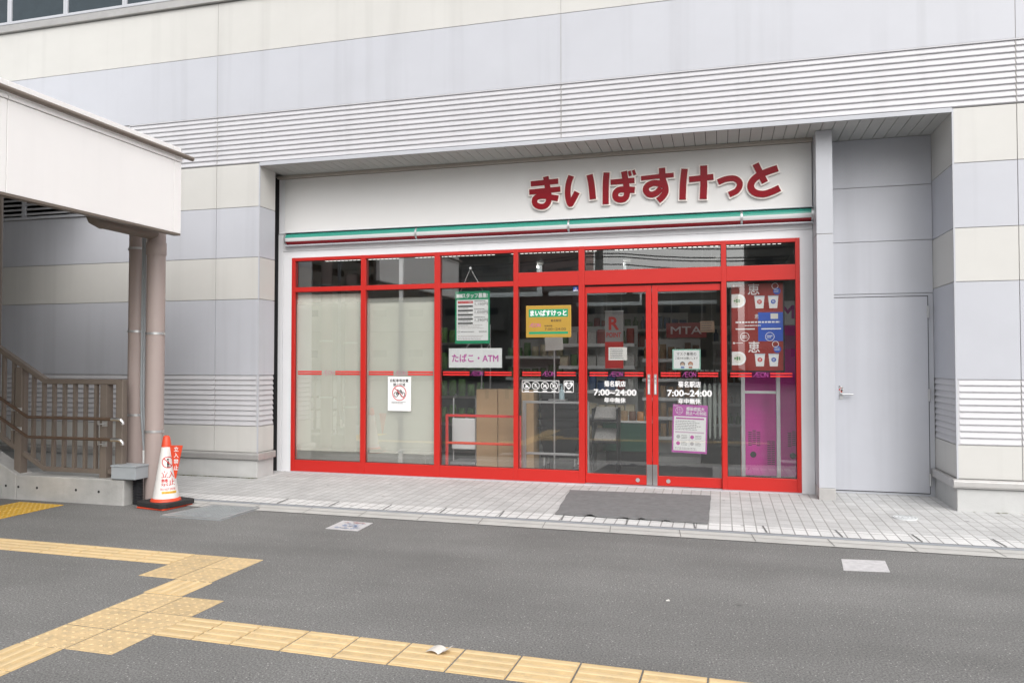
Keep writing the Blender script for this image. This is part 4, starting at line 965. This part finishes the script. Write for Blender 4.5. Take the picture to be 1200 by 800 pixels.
# advert
o = thing('yogurt_advert', 'red two tier yogurt advert on a dark stand inside the rightmost pane', 'poster', (2.83, .12, 1.37))
MB().box(2.54, 3.13, .125, .14, 1.355, 2.375).build('frame', BLKP, o, bevel=.003)
MB().box(2.557, 3.112, .119, .1245, 1.372, 2.358).build('sheet', ADRED, o)
m = MB(); y = .1182
rect(m, 2.845, 3.112, 1.705, 2.03, y, 0)
for dz in (0, -.655):
    z0 = 2.20 + dz
    m.disc((2.635, z0 - .035), .0775, y, 24, 1, t=.0004); rect(m, 2.558, 2.64, z0 - .1125, z0 + .0425, y - .0003, 1)
    m.disc((2.635, z0 - .035), .055, y - .0008, 20, 2, t=.0003)
    for a in range(6): m.disc((2.625 + .016 * math.cos(a * 1.05) * (1 + a % 2), z0 - .035 + .012 * math.sin(a * 1.05)), .011, y - .0014, 6, 3, t=.0003)
    text(m, '恵', 2.80, z0 + .095, y, w=.125, h=.125, bold=.01, mi=1)
    ring(m, (3.03, z0 + .125), .036, .006, y, 1); m.disc((3.05, z0 + .068), .040, y, 16, 0, t=.0004); lines(m, 3.02, 3.08, z0 + .052, z0 + .085, 2, y - .0008, 1, .5); m.disc((2.582, z0 + .14), .013, y, 10, 1, t=.0004); lines(m, 2.6, 2.70, z0 + .13, z0 + .15, 1, y, 1, .4)
    for cx, b in ((2.862, 3), (3.01, 0)):
        m.prism_y([(cx - .042, z0 - .125), (cx + .042, z0 - .125), (cx + .055, z0 + .01), (cx - .055, z0 + .01)], y - .0004, y, 1); rect(m, cx - .056, cx + .056, z0 + .005, z0 + .018, y - .001, 4); m.disc((cx, z0 - .05), .026, y - .001, 14, 5 if b else 0, t=.0004); text(m, '恵', cx, z0 - .05, y - .0016, w=.03, h=.03, mi=1)
lines(m, 2.6, 3.08, 1.905, 1.935, 1, y - .001, 1, .6, False); lines(m, 2.70, 2.95, 1.872, 1.892, 1, y - .001, 1, .6)
rect(m, 2.60, 2.81, 1.836, 1.850, y - .001, 1); rect(m, 2.88, 3.09, 1.836, 1.850, y - .001, 1)
text(m, '恵', 2.83, 1.985, y - .001, w=.045, h=.05, mi=1); rect(m, 2.98, 3.06, 1.955, 2.015, y - .001, 2)
for cx in (2.70, 2.97): ring(m, (cx, 1.755), .05, .006, y - .001, 1); lines(m, cx - .033, cx + .033, 1.735, 1.775, 2, y - .001, 1, .5)
m.build('print', [BLUE, WHITEINK, mat('yogurt cream', (.72, .70, .64), .5, var=.03), mat('leaf print', (.06, .25, .06), .5, var=.05), mat('lid blue grey', (.50, .58, .66), .5, var=.03), SRED], o)

# ================================================================== STREET GROUND OBJECTS
def dome(mb, x, y, z, r, h, n=8):
    vs = [(x + r * math.cos(2 * math.pi * i / n), y + r * math.sin(2 * math.pi * i / n), z) for i in range(n)] + [(x + r * .62 * math.cos(2 * math.pi * i / n), y + r * .62 * math.sin(2 * math.pi * i / n), z + h) for i in range(n)]
    mb.add(vs, [(i, (i + 1) % n, n + (i + 1) % n, n + i) for i in range(n)] + [tuple(range(n, 2 * n))], 1)
def tile_mesh(kind):
    s = .1468 if kind == 'bar' else .1450; m = MB(); t = .003
    m.add([(-s, -s, 0), (s, -s, 0), (s, s, 0), (-s, s, 0), (-s + .002, -s + .002, t), (s - .002, -s + .002, t), (s - .002, s - .002, t), (-s + .002, s - .002, t)], [(4, 5, 6, 7), (0, 1, 5, 4), (1, 2, 6, 5), (2, 3, 7, 6), (3, 0, 4, 7)])
    if kind == 'bar':
        for k in range(4):
            y = -.1125 + .075 * k
            m.prism_x([(y - .017, t), (y + .017, t), (y + .009, t + .0036), (y - .009, t + .0036)], -s + .005, s - .005, 1)
    else:
        for i in range(5):
            for k in range(5): dome(m, -.12 + .06 * i, -.12 + .06 * k, t, .0125, .0032)
    return m
PROTO = {}
YELSTUD = block_mat('worn stud', (.65, .48, .265), (.40, .33, .22), .5)
def tile(kind, x, y, rot, label, grp, sx=1.0, mats=None, key=None):
    key = key or kind
    if key not in PROTO:
        MM = mats or ((YELT, YELTOP) if kind == 'bar' else (YELTD, YELSTUD))
        o = tile_mesh(kind).build('tactile_tile', list(MM), None); o.data.transform(Matrix.Translation(ORG[o.name])); PROTO[key] = o
    else:
        o = PROTO[key].copy(); COL.objects.link(o)
    o.location = (x, y, .001 + random.uniform(0, .0006)); o.rotation_euler = (0, 0, rot); o.scale = (sx, 1, 1)
    tag(o, label, 'paving tile', grp); return o
YELTOP = mat('worn tile ridge', (.66, .50, .285), .7, var=.09, scale=(9, 9, 9))
random.seed(21)
c_, s_ = math.cos(-.009), math.sin(-.009)
def lat(o, u, v): return (o[0] + u * c_ - v * s_, o[1] + u * s_ + v * c_)
O2 = (-1.133, -6.012); O1 = (-1.459, -4.499)
DB = 'studded yellow tile in the block of six at the front junction'
for u in (0, 1):
    for v in (1, 2, 3):
        x, y = lat(O2, .3 * u + .145, .3 * v + .15); tile('dot', x, y, -.009, DB, 'studded tiles at the front junction')
for v in (0, -1, -2, -3):
    x, y = lat(O2, .145, .3 * v + .15); tile('bar', x, y, math.pi / 2 - .009, 'barred yellow tile in the line running from the front junction to the lower left', 'barred tiles running to the lower left')
x, y = lat(O2, .125, 1.355); tile('bar', x, y, math.pi / 2 - .009, 'single barred yellow tile linking the two studded blocks', None)
for u in (0, 1):
    for v in (0, 1):
        x, y = lat(O1, .3 * u + .15, .3 * v + .15); tile('dot', x, y, -.009, 'studded yellow tile in the block of four nearest the traffic cone', 'studded tiles at the rear junction')
for k in range(9):
    x, y = lat(O1, -.3 * k - .15, .45); tile('bar', x, y, -.009, 'barred yellow tile in the row running left from the rear junction', 'barred tiles of the left row')
xa = -.535; ya = -5.275; widths = [.245, .24] + [.302] * 11
ang = -.026
for wd in widths:
    cx = xa + wd / 2; tile('bar', cx, ya + (cx + .535) * math.tan(ang), ang, 'barred yellow tile in the row crossing the foreground', 'barred tiles of the foreground row', wd / .302)
    xa += wd
for a in range(2):
    for b in range(9):
        tile('dot', -4.54 + .301 * a, -2.69 - .301 * b - .01 * a, -.02, 'bright yellow studded tile in front of the stairs', 'warning tiles at the foot of the stairs', 1.0, (YELW, YELDOT), 'warn')
# grey drain cover by the cone
o = thing('drain_cover', 'grey square steel drain cover beside the traffic cone', 'drain cover', (-2.37, -2.5, .0))
MB().add([(-2.72, -2.785, .014), (-2.045, -2.795, .014), (-2.03, -2.205, .014), (-2.575, -2.20, .014), (-2.72, -2.785, 0), (-2.045, -2.795, 0), (-2.03, -2.205, 0), (-2.575, -2.20, 0)], [(0, 1, 2, 3), (4, 5, 1, 0), (5, 6, 2, 1), (6, 7, 3, 2), (7, 4, 0, 3)]).build('cover_plate', COVER, o)
m = MB()
for i in range(15):
    for k in range(14):
        x = -2.60 + .038 * i + .0; y = -2.75 + .038 * k
        if x < -2.69 + (y + 2.785) * .25 + .03: continue
        m.box(x - .013, x + .013, y - .004, y + .004, .0142, .0175)
m.build('tread_studs', COVER, o)
m = MB()
for p, q in (((-2.70, -2.775, .0145), (-2.06, -2.783, .0145)), ((-2.06, -2.783, .0145), (-2.045, -2.215, .0145)), ((-2.045, -2.215, .0145), (-2.565, -2.21, .0145)), ((-2.565, -2.21, .0145), (-2.70, -2.775, .0145))): m.bar(p, q, .022, .008)
m.build('rim', ALU, o)
# ground plates
o = thing('ground_plate', 'pale ground plate with worn blue and red print left on the asphalt', 'ground sign', (-.79, -2.67, 0))
MB().add([(-.945, -2.83, .004), (-.625, -2.845, .004), (-.64, -2.515, .004), (-.955, -2.49, .004), (-.945, -2.83, 0), (-.625, -2.845, 0), (-.64, -2.515, 0), (-.955, -2.49, 0)], [(0, 1, 2, 3), (4, 5, 1, 0), (5, 6, 2, 1), (6, 7, 3, 2), (7, 4, 0, 3)]).build('plate', PLATE, o)
random.seed(9)
def smudge(mb, x0, x1, y0, y1, n, z, mi):
    for k in range(n):
        x = random.uniform(x0, x1); y = random.uniform(y0, y1); l = random.uniform(.012, .035)
        mb.add([(x, y, z), (x + l, y, z), (x + l, y + .009, z), (x, y + .009, z)], [(0, 1, 2, 3)], mi)
m = MB(); smudge(m, -.88, -.71, -2.72, -2.60, 46, .0052, 0); smudge(m, -.90, -.70, -2.585, -2.54, 22, .0056, 1); smudge(m, -.90, -.68, -2.80, -2.745, 26, .006, 0)
m.build('worn_print', [mat('worn blue', (.22, .30, .48), .7, var=.2), mat('worn red', (.50, .24, .24), .7, var=.2)], o)
o = thing('ground_plate', 'blank faded pale ground plate on the asphalt at the right', 'ground sign', (3.43, -2.87, 0))
MB().add([(3.265, -3.06, .004), (3.572, -3.025, .004), (3.60, -2.71, .004), (3.295, -2.74, .004), (3.265, -3.06, 0), (3.572, -3.025, 0), (3.60, -2.71, 0), (3.295, -2.74, 0)], [(0, 1, 2, 3), (4, 5, 1, 0), (5, 6, 2, 1), (6, 7, 3, 2), (7, 4, 0, 3)]).build('plate', PLATE, o)
# small round lid in the paving
o = thing('round_lid', 'small round pale metal lid set in the paving before the grey door', 'lid', (4.08, -1.09, .02))
MB().cyl((4.08, -1.09, .018), .105, .012, 32).build('lid_plate', mat('zinc', (.70, .72, .73), .5, .0, var=.1, scale=(20, 20, 20)), o)
m = MB()
for r in (.09, .06, .03): m.tube([(4.08 + r * math.cos(a * math.pi / 12), -1.09 + r * math.sin(a * math.pi / 12), .0302) for a in range(25)], .0022, 5)
m.build('rings', COVER, o)
# door mat with a curled front edge
m = MB(); nx, ny = 60, 40; random.seed(4)
def mp_(u, v, top):
    a = Vector((.795, -.489)).lerp(Vector((2.322, -.434)), u); b = Vector((.904, -1.77)).lerp(Vector((2.317, -1.82)), u); p = a.lerp(b, v)
    z = .034 - (abs(p.y)) * .0093 + (.010 if top else .002)
    for c, hh, wd in ((.24, .022, .028), (.47, .014, .03), (.58, .018, .022), (.74, .013, .026)): z += hh * math.exp(-((u - c) / wd) ** 2) * max(0, (v - .86) / .14) ** 1.5
    z += .0015 * math.sin(u * 23) * math.sin(v * 9)
    return (p.x + .004 * math.sin(v * 17), p.y + .005 * math.sin(u * 31) * v, z)
for top in (1, 0):
    m.add([mp_(i / nx, k / ny, top) for k in range(ny + 1) for i in range(nx + 1)], [(k * (nx + 1) + i, k * (nx + 1) + i + 1, (k + 1) * (nx + 1) + i + 1, (k + 1) * (nx + 1) + i) for k in range(ny) for i in range(nx)], 0, True)
edge = [(i, 0) for i in range(nx)] + [(nx, k) for k in range(ny)] + [(i, ny) for i in range(nx, 0, -1)] + [(0, k) for k in range(ny, 0, -1)]
E_ = [mp_(i / nx, k / ny, 1) for i, k in edge] + [mp_(i / nx, k / ny, 0) for i, k in edge]; n = len(edge)
m.add(E_, [(i, (i + 1) % n, n + (i + 1) % n, n + i) for i in range(n)])
m.build('door_mat', MATM, None, label='dark grey door mat with a wavy front edge before the sliding doors', cat='door mat')
# crumpled receipt
m = MB(); n = 14; vs = []
for i in range(n + 1):
    t = i / n; z = .012 + .016 * abs(math.sin(.35 + t * math.pi * 1.35)) * (.5 + t) ; 
    for k in (0, 1): vs.append((.985 + .115 * t + .018 * k, -5.285 + .075 * k - .02 * t, z + .004 * k))
m.add(vs, [(2 * i, 2 * i + 1, 2 * i + 3, 2 * i + 2) for i in range(n)], 0, True)
m.build('paper_scrap', mat('receipt paper', (.66, .63, .59), .6, var=.08, scale=(30, 30, 30)), None, label='crumpled white paper scrap lying on the front yellow tiles', cat='litter')
for (x, y, s, lab) in ((2.1, -4.1, .022, 'tiny white scrap alone on the open asphalt'),):
    MB().add([(x, y, .006), (x + s, y + .004, .008), (x + s * .8, y + s * .5, .012), (x + .002, y + s * .4, .007), (x, y, .003), (x + s, y + .004, .003), (x + s * .8, y + s * .5, .003), (x + .002, y + s * .4, .003)], [(0, 1, 2, 3), (0, 1, 5, 4), (1, 2, 6, 5), (2, 3, 7, 6), (3, 0, 4, 7)]).build('litter_speck', PAPER, None, label=lab, cat='litter')

# ================================================================== TRAFFIC CONE
CX, CY = -3.035, -2.335
o = thing('traffic_cone', 'white and orange red no entry cone with a black weight at the pipe foot', 'traffic cone', (CX, CY, 0))
def rsq(s, z0, z1, rot, cx=CX, cy=CY, hole=0):
    m = MB(); a = [Vector((s * i, s * k)) for i, k in ((-1, -1), (1, -1), (1, 1), (-1, 1))]; R2 = Matrix.Rotation(rot, 2); a = [R2 @ v for v in a]
    m.add([(cx + v.x, cy + v.y, z) for z in (z0, z1) for v in a], [(3, 2, 1, 0), (4, 5, 6, 7), (0, 1, 5, 4), (1, 2, 6, 5), (2, 3, 7, 6), (3, 0, 4, 7)]); return m
RT = math.radians(-12)
rsq(.185, .002, .018, RT + .06, CX - .0, CY - .012).build('base_flange', CONER, o, bevel=.006)
m = MB()
# rubber weight: square ring with a round hole
nn = 48; ov = []; iv = []
for k in range(nn):
    a = 2 * math.pi * k / nn; q = 1 / max(abs(math.cos(a)), abs(math.sin(a))); rr = .205 * q * (.93 if q > 1.3 else 1)
    ov.append((CX + rr * math.cos(a + RT), CY + rr * math.sin(a + RT))); iv.append((CX + .150 * math.cos(a + RT), CY + .150 * math.sin(a + RT)))
Z0, Z1 = .022, .066
vs = [(x, y, Z0) for x, y in ov] + [(x, y, Z1) for x, y in ov] + [(x, y, Z1) for x, y in iv] + [(x, y, Z0) for x, y in iv]; fs = []
for k in range(nn):
    j2 = (k + 1) % nn
    for a in range(4): b = (a + 1) % 4; fs.append((a * nn + k, a * nn + j2, b * nn + j2, b * nn + k))
m.add(vs, fs); m.build('rubber_weight', BLACKR, o, bevel=.004)
def cr(z): return .127 + (.030 - .127) * (z - .085) / (.72 - .085)
MB().tube([(CX, CY, .018), (CX, CY, .07), (CX, CY, .085), (CX, CY, .092)], [.148, .146, .138, cr(.092)], 40, 0).build('cone_foot', CONER, o)
MB().tube([(CX, CY, .0925), (CX, CY, .607)], [cr(.0925), cr(.607)], 48, 0, cap=False).build('sleeve', CONEW, o)
MB().tube([(CX, CY, .6065), (CX, CY, .705), (CX, CY, .717), (CX, CY, .721)], [cr(.607) + .0015, cr(.705) + .001, .024, .012], 36).build('tip', CONER, o)
va = math.atan2(-8.911 - CY, 2.438 - CX)   # direction to the viewer
def onc(off=.0015, turn=-.22):
    def fn(x, z, d=0): a = va - turn + x / cr(z) * 1.0; r = cr(z) + off + d; return (CX + r * math.cos(a), CY + r * math.sin(a), z)
    return fn
f1 = onc(); m = MB()
def cring(mb, c, r, wd, mi, n=30):
    P = []
    for q in (r, r - wd): P += [f1(c[0] + q * math.cos(2 * math.pi * k / n), c[1] + q * math.sin(2 * math.pi * k / n)) for k in range(n)]
    mb.add(P, [(k, (k + 1) % n, n + (k + 1) % n, n + k) for k in range(n)], mi)
def cseg(mb, p, q, wd, mi, fn):
    p, q = Vector(p), Vector(q); d = (q - p).normalized(); nn_ = Vector((-d.y, d.x)) * wd / 2; n = 6
    L_ = [p.lerp(q, i / n) for i in range(n + 1)]
    mb.add([fn(*(v + nn_)) for v in L_] + [fn(*(v - nn_)) for v in L_], [(i, i + 1, n + 2 + i, n + 1 + i) for i in range(n)], mi)
cring(m, (0, .455), .058, .008, 0); 
f2 = onc(.0022)
cseg(m, (-.038, .495), (.038, .415), .008, 0, f2)
for p, q, wd in (((0, .43), (0, .468), .020), ((-.006, .405), (-.006, .432), .009), ((.007, .405), (.007, .432), .009)): cseg(m, p, q, wd, 1, onc(.0018))
m.add([onc(.0018)(.011 * math.cos(a * .7), .483 + .010 * math.sin(a * .7)) for a in range(9)], [tuple(range(9))], 1)
text(m, '立入', -.0, .335, 0, w=.125, h=.068, bold=.013, mi=0, fn=f1); text(m, '禁止', 0, .258, 0, w=.135, h=.070, bold=.013, mi=0, fn=f1)
text(m, 'DO NOT ENTER', 0, .190, 0, w=.15, h=.020, bold=.01, mi=0, fn=f1)
def cq(x0, x1, z0, z1, mi, fn, n=10):
    m.add([fn(x0 + (x1 - x0) * i / n, z) for z in (z0, z1) for i in range(n + 1)], [(i, i + 1, n + 2 + i, n + 1 + i) for i in range(n)], mi)
cq(-.065, .085, .145, .168, 2, f1); text(m, '立入禁止 立入禁止', .01, .1565, 0, w=.13, h=.014, mi=0, fn=f2)
m.build('print', [SRED, INK, mat('cone yellow', (.72, .52, .06), .5, var=.03)], o)
# the tapering red flag board tucked behind the cone
o = thing('flag_board', 'tapering orange red board with white vertical lettering tucked behind the cone', 'sign', (-2.93, -2.26, .0))
uX = Vector((math.cos(.16), math.sin(.16), 0)); O_ = Vector((-2.935, -2.41, 0)); nY = Vector((-math.sin(.16), math.cos(.16), 0))
fb = lambda x, z, d=0: tuple(O_ + uX * x + Vector((0, 0, z)) + nY * d)
P = [(.060, .30), (.072, .30), (.140, .632), (.002, .632)]
m = MB(); m.add([fb(a, b, -.003) for a, b in P] + [fb(a, b, .003) for a, b in P], [(0, 1, 2, 3), (7, 6, 5, 4), (0, 4, 5, 1), (1, 5, 6, 2), (2, 6, 7, 3), (3, 7, 4, 0)]); m.build('plate', CONER, o)
m = MB()
for k, chh in enumerate('立入禁止'): text(m, chh, .073, .595 - .062 * k, 0, w=.048, h=.046, bold=.02, fn=lambda a, b, d=0: fb(a, b, -.004 - d))
m.build('print', WHITEINK, o)

# ================================================================== DRAIN PIPES, CONDUIT, BOX
def pipe(x, y, r, z0, z1, label, collar, bands):
    o = thing('drain_pipe', label, 'pipe', (x, y, z0))
    MB().tube([(x, y, z0), (x, y, z1)], r, 28).build('pipe', PIPE, o)
    for a, b in collar: MB().tube([(x, y, a), (x, y, b)], r + .008, 28).build('collar', PIPE, o)
    for z in bands:
        m = MB(); m.tube([(x, y, z - .012), (x, y, z + .012)], r + .004, 28); m.box(x - r - .035, x - r - .003, y - .012, y + .012, z - .014, z + .014); m.box(x + r + .003, x + r + .02, y - .01, y + .01, z - .012, z + .012); m.build('pipe_clamp', ALU, o)
    return o
o = pipe(-3.326, -2.17, .092, 0, 2.87, 'thick taupe drain pipe standing right behind the traffic cone', [(2.60, 2.73)], [1.77, .743])
m = MB(); m.tube([(-3.326, -2.17, 2.74), (-3.326, -2.18, 2.80), (-3.326, -2.25, 2.83), (-3.326, -2.9, 2.835)], .075, 20); m.tube([(-3.326, -2.9, 2.835), (-3.326, -2.98, 2.85), (-3.326, -3.02, 2.93)], .082, 20); m.build('elbow', BROWN, o)
pipe(-3.685, -2.03, .088, 0, 3.44, 'thinner shaded taupe drain pipe standing left of the thick one', [], [2.70, 1.80, .90])
o = thing('conduit', 'thin grey steel conduit running down between the two drain pipes', 'conduit', (-3.52, -2.13, .45))
m = MB()
for dx in (0, .030): m.tube([(-3.53 + dx, -2.13, 3.44), (-3.53 + dx, -2.13, 1.05), (-3.515 + dx, -2.13, .80), (-3.475 + dx, -2.14, .52)], .0125, 10)
m.build('tubes', GALV, o); MB().tube([(-3.475, -2.14, .535), (-3.468, -2.145, .40)], .019, 10).build('end_fitting', PWHITE, o)
o = thing('junction_box', 'grey metal junction box resting on the concrete end beside the pipes', 'junction box', (-3.46, -2.35, .27))
MB().box(-3.61, -3.312, -2.45, -2.265, .272, .395).build('box_body', GALV, o, bevel=.004); MB().box(-3.616, -3.306, -2.456, -2.262, .396, .413).build('box_lid', GALV, o, bevel=.004)
o = thing('corrugated_hose', 'black corrugated cable hose under the grey junction box', 'hose', (-3.395, -2.315, 0))
P = []; R_s = []
for i in range(33): P.append((-3.395, -2.315, .002 + .0083 * i)); R_s.append(.052 if i % 2 else .043)
MB().tube(P, R_s, 18).build('hose', BLKP, o)
o = board('wall_label', 'small pale green label on the wall seen between the drain pipes', 'label', -4.885, -4.775, 1.333, 1.515, F - .006, .004, mat('pale green plate', (.60, .66, .52), .5, var=.03))
m = MB(); lines(m, -4.875, -4.785, 1.37, 1.44, 2, F - .0068, 0, .4); m.build('print', INKG, o)

# ================================================================== STAIR, RAILING
o = thing('stair', 'concrete staircase with a low side wall climbing to the left', 'staircase', (-5.5, -3.8, 0))
m = MB(); m.box(-4.86, -3.47, -2.43, -2.225, -.05, .262)
sl_ = .5
m.prism_y([(-4.86, -.05), (-4.86, .262), (-10.0, .262 + 5.14 * sl_), (-10.0, -.05)], -2.43, -2.225)
m.build('side_wall', CONC, o, bevel=.012)
m = MB()
for x, z in ((-3.78, .13), (-4.07, .135), (-4.58, .135), (-4.83, .135), (-5.0, .14)): m.disc((x, z), .014, -2.4315, 12, t=.002)
m.build('tie_holes', DARK, o)
m = MB()
for k in range(16): m.box(-10.4, -5.06 - .30 * k, -5.6, -2.4315, .001 if k == 0 else .15 * k, .15 * (k + 1) - .0005 * k)
m.build('steps', CONC, o)
m = MB()
for k in range(16): m.box(-5.105 - .30 * k, -5.056 - .30 * k, -5.6, -2.4325, .15 * (k + 1) - .0005 * k + .001, .15 * (k + 1) + .004)
m.build('step_nosing', mat('nosing', (.48, .45, .36), .7, var=.08), o)
o = thing('railing', 'brown steel balustrade with two handrails on the stair side wall', 'railing', (-4.4, -2.33, .26))
yr = -2.33; XK = -4.58
ztop = lambda x: 1.275 + max(0, XK - x) * .54
zbot = lambda x: .335 + max(0, XK - .02 - x) * .54
m = MB(); m.bar((-3.60, yr, 1.262), (XK - .01, yr, 1.262), .07, .055); m.bar((XK + .008, yr, 1.262), (-9.5, yr, ztop(-9.5) - .013), .0695, .054); m.build('top_rail', BROWN, o, bevel=.008)
m = MB(); m.bar((-3.70, yr, .325), (XK - .012, yr, .325), .04, .05); m.bar((XK + .0, yr, .325), (-9.5, yr, zbot(-9.5) - .01), .0395, .049); m.build('bottom_rail', BROWN, o, bevel=.004)
for x in [-3.92 - .1378 * k for k in range(36)]:
    MB().box(x - .017, x + .017, yr - .017, yr + .017, zbot(x) + .016, ztop(x) - .04).build('baluster', BROWN, o)
for x in (-3.79, -4.915, -6.05, -7.2, -8.3):
    zb = .262 + max(0, -4.86 - x - .06) * sl_
    m = MB(); m.box(x - .042, x + .042, yr - .045, yr + .045, zb - .02, ztop(x) - .042); m.build('post', BROWN, o, bevel=.004)
m = MB(); m.box(-3.645, -3.555, yr - .036, yr + .036, .262, 1.2895); m.build('end_post', BROWN, o, bevel=.01)
for z in (.883, .674):
    zz = lambda x: z + max(0, -4.68 - x) * .52
    m = MB(); m.tube([(-3.60, -2.462, z), (-4.68, -2.462, z), (-9.5, -2.462, zz(-9.5))], .0175, 14); hr = m.build('handrail', HAND, o)
    m = MB(); m.tube([(-3.601, -2.462, z), (-3.52, -2.462, z), (-3.49, -2.458, z - .006), (-3.472, -2.452, z - .03), (-3.47, -2.45, z - .052)], .0185, 14); m.build('chrome_end', CHROME, hr)
    m = MB()
    for x in (-3.79, -4.915, -6.05, -7.2): m.tube([(x + .02, -2.462, zz(x) - .018), (x + .02, -2.462, zz(x) - .055), (x + .02, -2.375, zz(x) - .055)], .007, 8); m.box(x - .012, x + .052, -2.3755, -2.370, zz(x) - .085, zz(x) - .028)
    m.build('rail_bracket', CHROME, hr)

# ================================================================== CANOPY OVER THE STAIR
o = thing('stair_canopy', 'white panelled canopy roof over the stair with a brown tube along its top edge', 'canopy', (-5, -4, 2.76))
XC = -2.9
m = MB()
for a, b in ((-2.325, -2.428), (-2.434, -4.298), (-4.304, -6.2)): m.box(XC - .06, XC, min(a, b), max(a, b), 2.785, 3.513)
m.box(-10, XC - .061, -6.2, -6.14, 2.785, 3.513)
m.build('fascia_panel', WHITEC, o, bevel=.002)
m = MB(); m.box(XC - .075, XC - .002, -6.19, -2.327, 2.764, 2.784); m.box(XC - .11, XC - .0605, -6.1, -2.33, 2.785, 3.44); m.build('fascia_edge', BROWN, o)
m = MB()
for a, b in ((-2.325, -2.428), (-2.434, -4.298), (-4.304, -6.2)): m.box(XC - .06, XC + .012, min(a, b), max(a, b), 3.517, 3.552); m.box(XC - .09, XC - .002, min(a, b), max(a, b), 3.553, 3.665)
m.build('cap_flashing', WHITEC, o, bevel=.003)
MB().tube([(XC + .035, -2.20, 3.582), (XC + .035, -6.25, 3.582)], .024, 18).build('edge_tube', BROWN, o)
MB().box(-10, XC - .12, -6.135, -2.33, 3.45, 3.56).build('roof_slab', SHELF, o)
MB().box(-14, -5.5, -7.5, -.66, 4.02, 4.16).build('shade_roof', SHELF, o)  # unseen roof added to shade the lower left wall
MB().box(-14, -9.2, -7.5, -.62, .0, 4.015).build('shade_block', OPP3, o)  # unseen block added to close off the sky light from the left
m = MB()
for x in (-4.2, -5.6, -7.0, -8.4): m.box(x - .05, x + .05, -6.13, -2.34, 3.33, 3.449)
m.build('roof_beam', BROWN, o)
for x in (-5.30, -8.0):
    MB().tube([(x, -2.328, .2), (x, -2.328, 3.33)], .055, 18).build('column', BROWN, o)
    MB().tube([(x, -6.0, 0), (x, -6.0, 3.33)], .055, 18).build('column', BROWN, o)

# ================================================================== ACROSS THE STREET (seen in the glass)
def block(name, label, x0, x1, y0, y1, h, wm, nx, nz, wz0=1.0, gap=3.0, ww=1.1, wh=1.3):
    o = thing(name, label, 'building', ((x0 + x1) / 2, (y0 + y1) / 2, 0))
    w_ = MB(); w_.box(x0, x1, y0, y1, 0, h); w_.box(x0 - .1, x1 + .1, y0 - .1, y1 + .1, h + .001, h + .35); w_.build('wall', wm, o)
    for k in range(nz):
        m = MB(); m.box(x0 + .2, x1 - .2, y1 + .001, y1 + .9, wz0 + gap * k - .35, wz0 + gap * k - .22); m.box(x0 + .2, x1 - .2, y1 + .86, y1 + .9, wz0 + gap * k - .2195, wz0 + gap * k + .75); m.build('balcony', wm, o)
        for i in range(nx):
            x = x0 + (x1 - x0) * (i + .5) / nx
            MB().box(x - ww / 2, x + ww / 2, y1 + .002, y1 + .05, wz0 + gap * k, wz0 + gap * k + wh).build('window', UPGL, o)
block('apartment_building', 'grey apartment building across the street mirrored in the left shop panes', -24, -12.3, -52, -44, 13, OPP1, 4, 4)
block('apartment_building', 'narrow pink rendered building across the street mirrored in the fourth top pane', -12, -7.6, -53, -46, 10.5, OPP2, 2, 3)
block('apartment_building', 'low beige building across the street mirrored in the door glass', -7.3, 3.6, -54, -46, 6.2, mat('opposite beige wall', (.40, .37, .31), .8, var=.08), 6, 2)
block('apartment_building', 'tall concrete building across the street mirrored in the rightmost pane', 4.2, 15, -52, -44, 14, OPP3, 5, 4)
block('apartment_building', 'low concrete building across the street at the far left', -44, -26, -52, -43, 9, OPP3, 5, 3)
for x, lab in ((9.8, 'concrete utility pole mirrored right of the doors'), (-2.2, 'concrete utility pole mirrored left of the doors')):
    o = thing('utility_pole', lab, 'utility pole', (x, -21, 0), 'utility poles across the street')
    MB().tube([(x, -21, 0), (x, -21, 11)], [.19, .13], 16).build('pole', POLE, o)
    for z in (10.4, 9.6, 7.6): MB().box(x - .9, x + .9, -21.2, -21.13, z, z + .09).build('crossarm', GALV, o)
    MB().tube([(x + .45, -21, 8.2), (x + .45, -21, 9.2)], .28, 16).build('transformer', GALV, o)
for k, (z, dy) in enumerate(((10.5, -.8), (10.5, 0), (10.5, .8), (9.7, -.4), (9.7, .4), (7.7, 0), (6.5, .3), (6.1, -.2), (5.75, .1), (5.6, .4), (5.35, -.3))):
    P = []
    for i in range(61):
        x = -40 + 80 * i / 60; s = ((x + 2.2) % 12 - 6) / 6
        P.append((x, -21.16 + dy * .6, z + .08 - .45 * (1 - s * s)))
    tag(MB().tube(P, .026, 6).build('overhead_cable', BLKP), 'black overhead cable strung between the utility poles', 'cable', 'overhead cables')
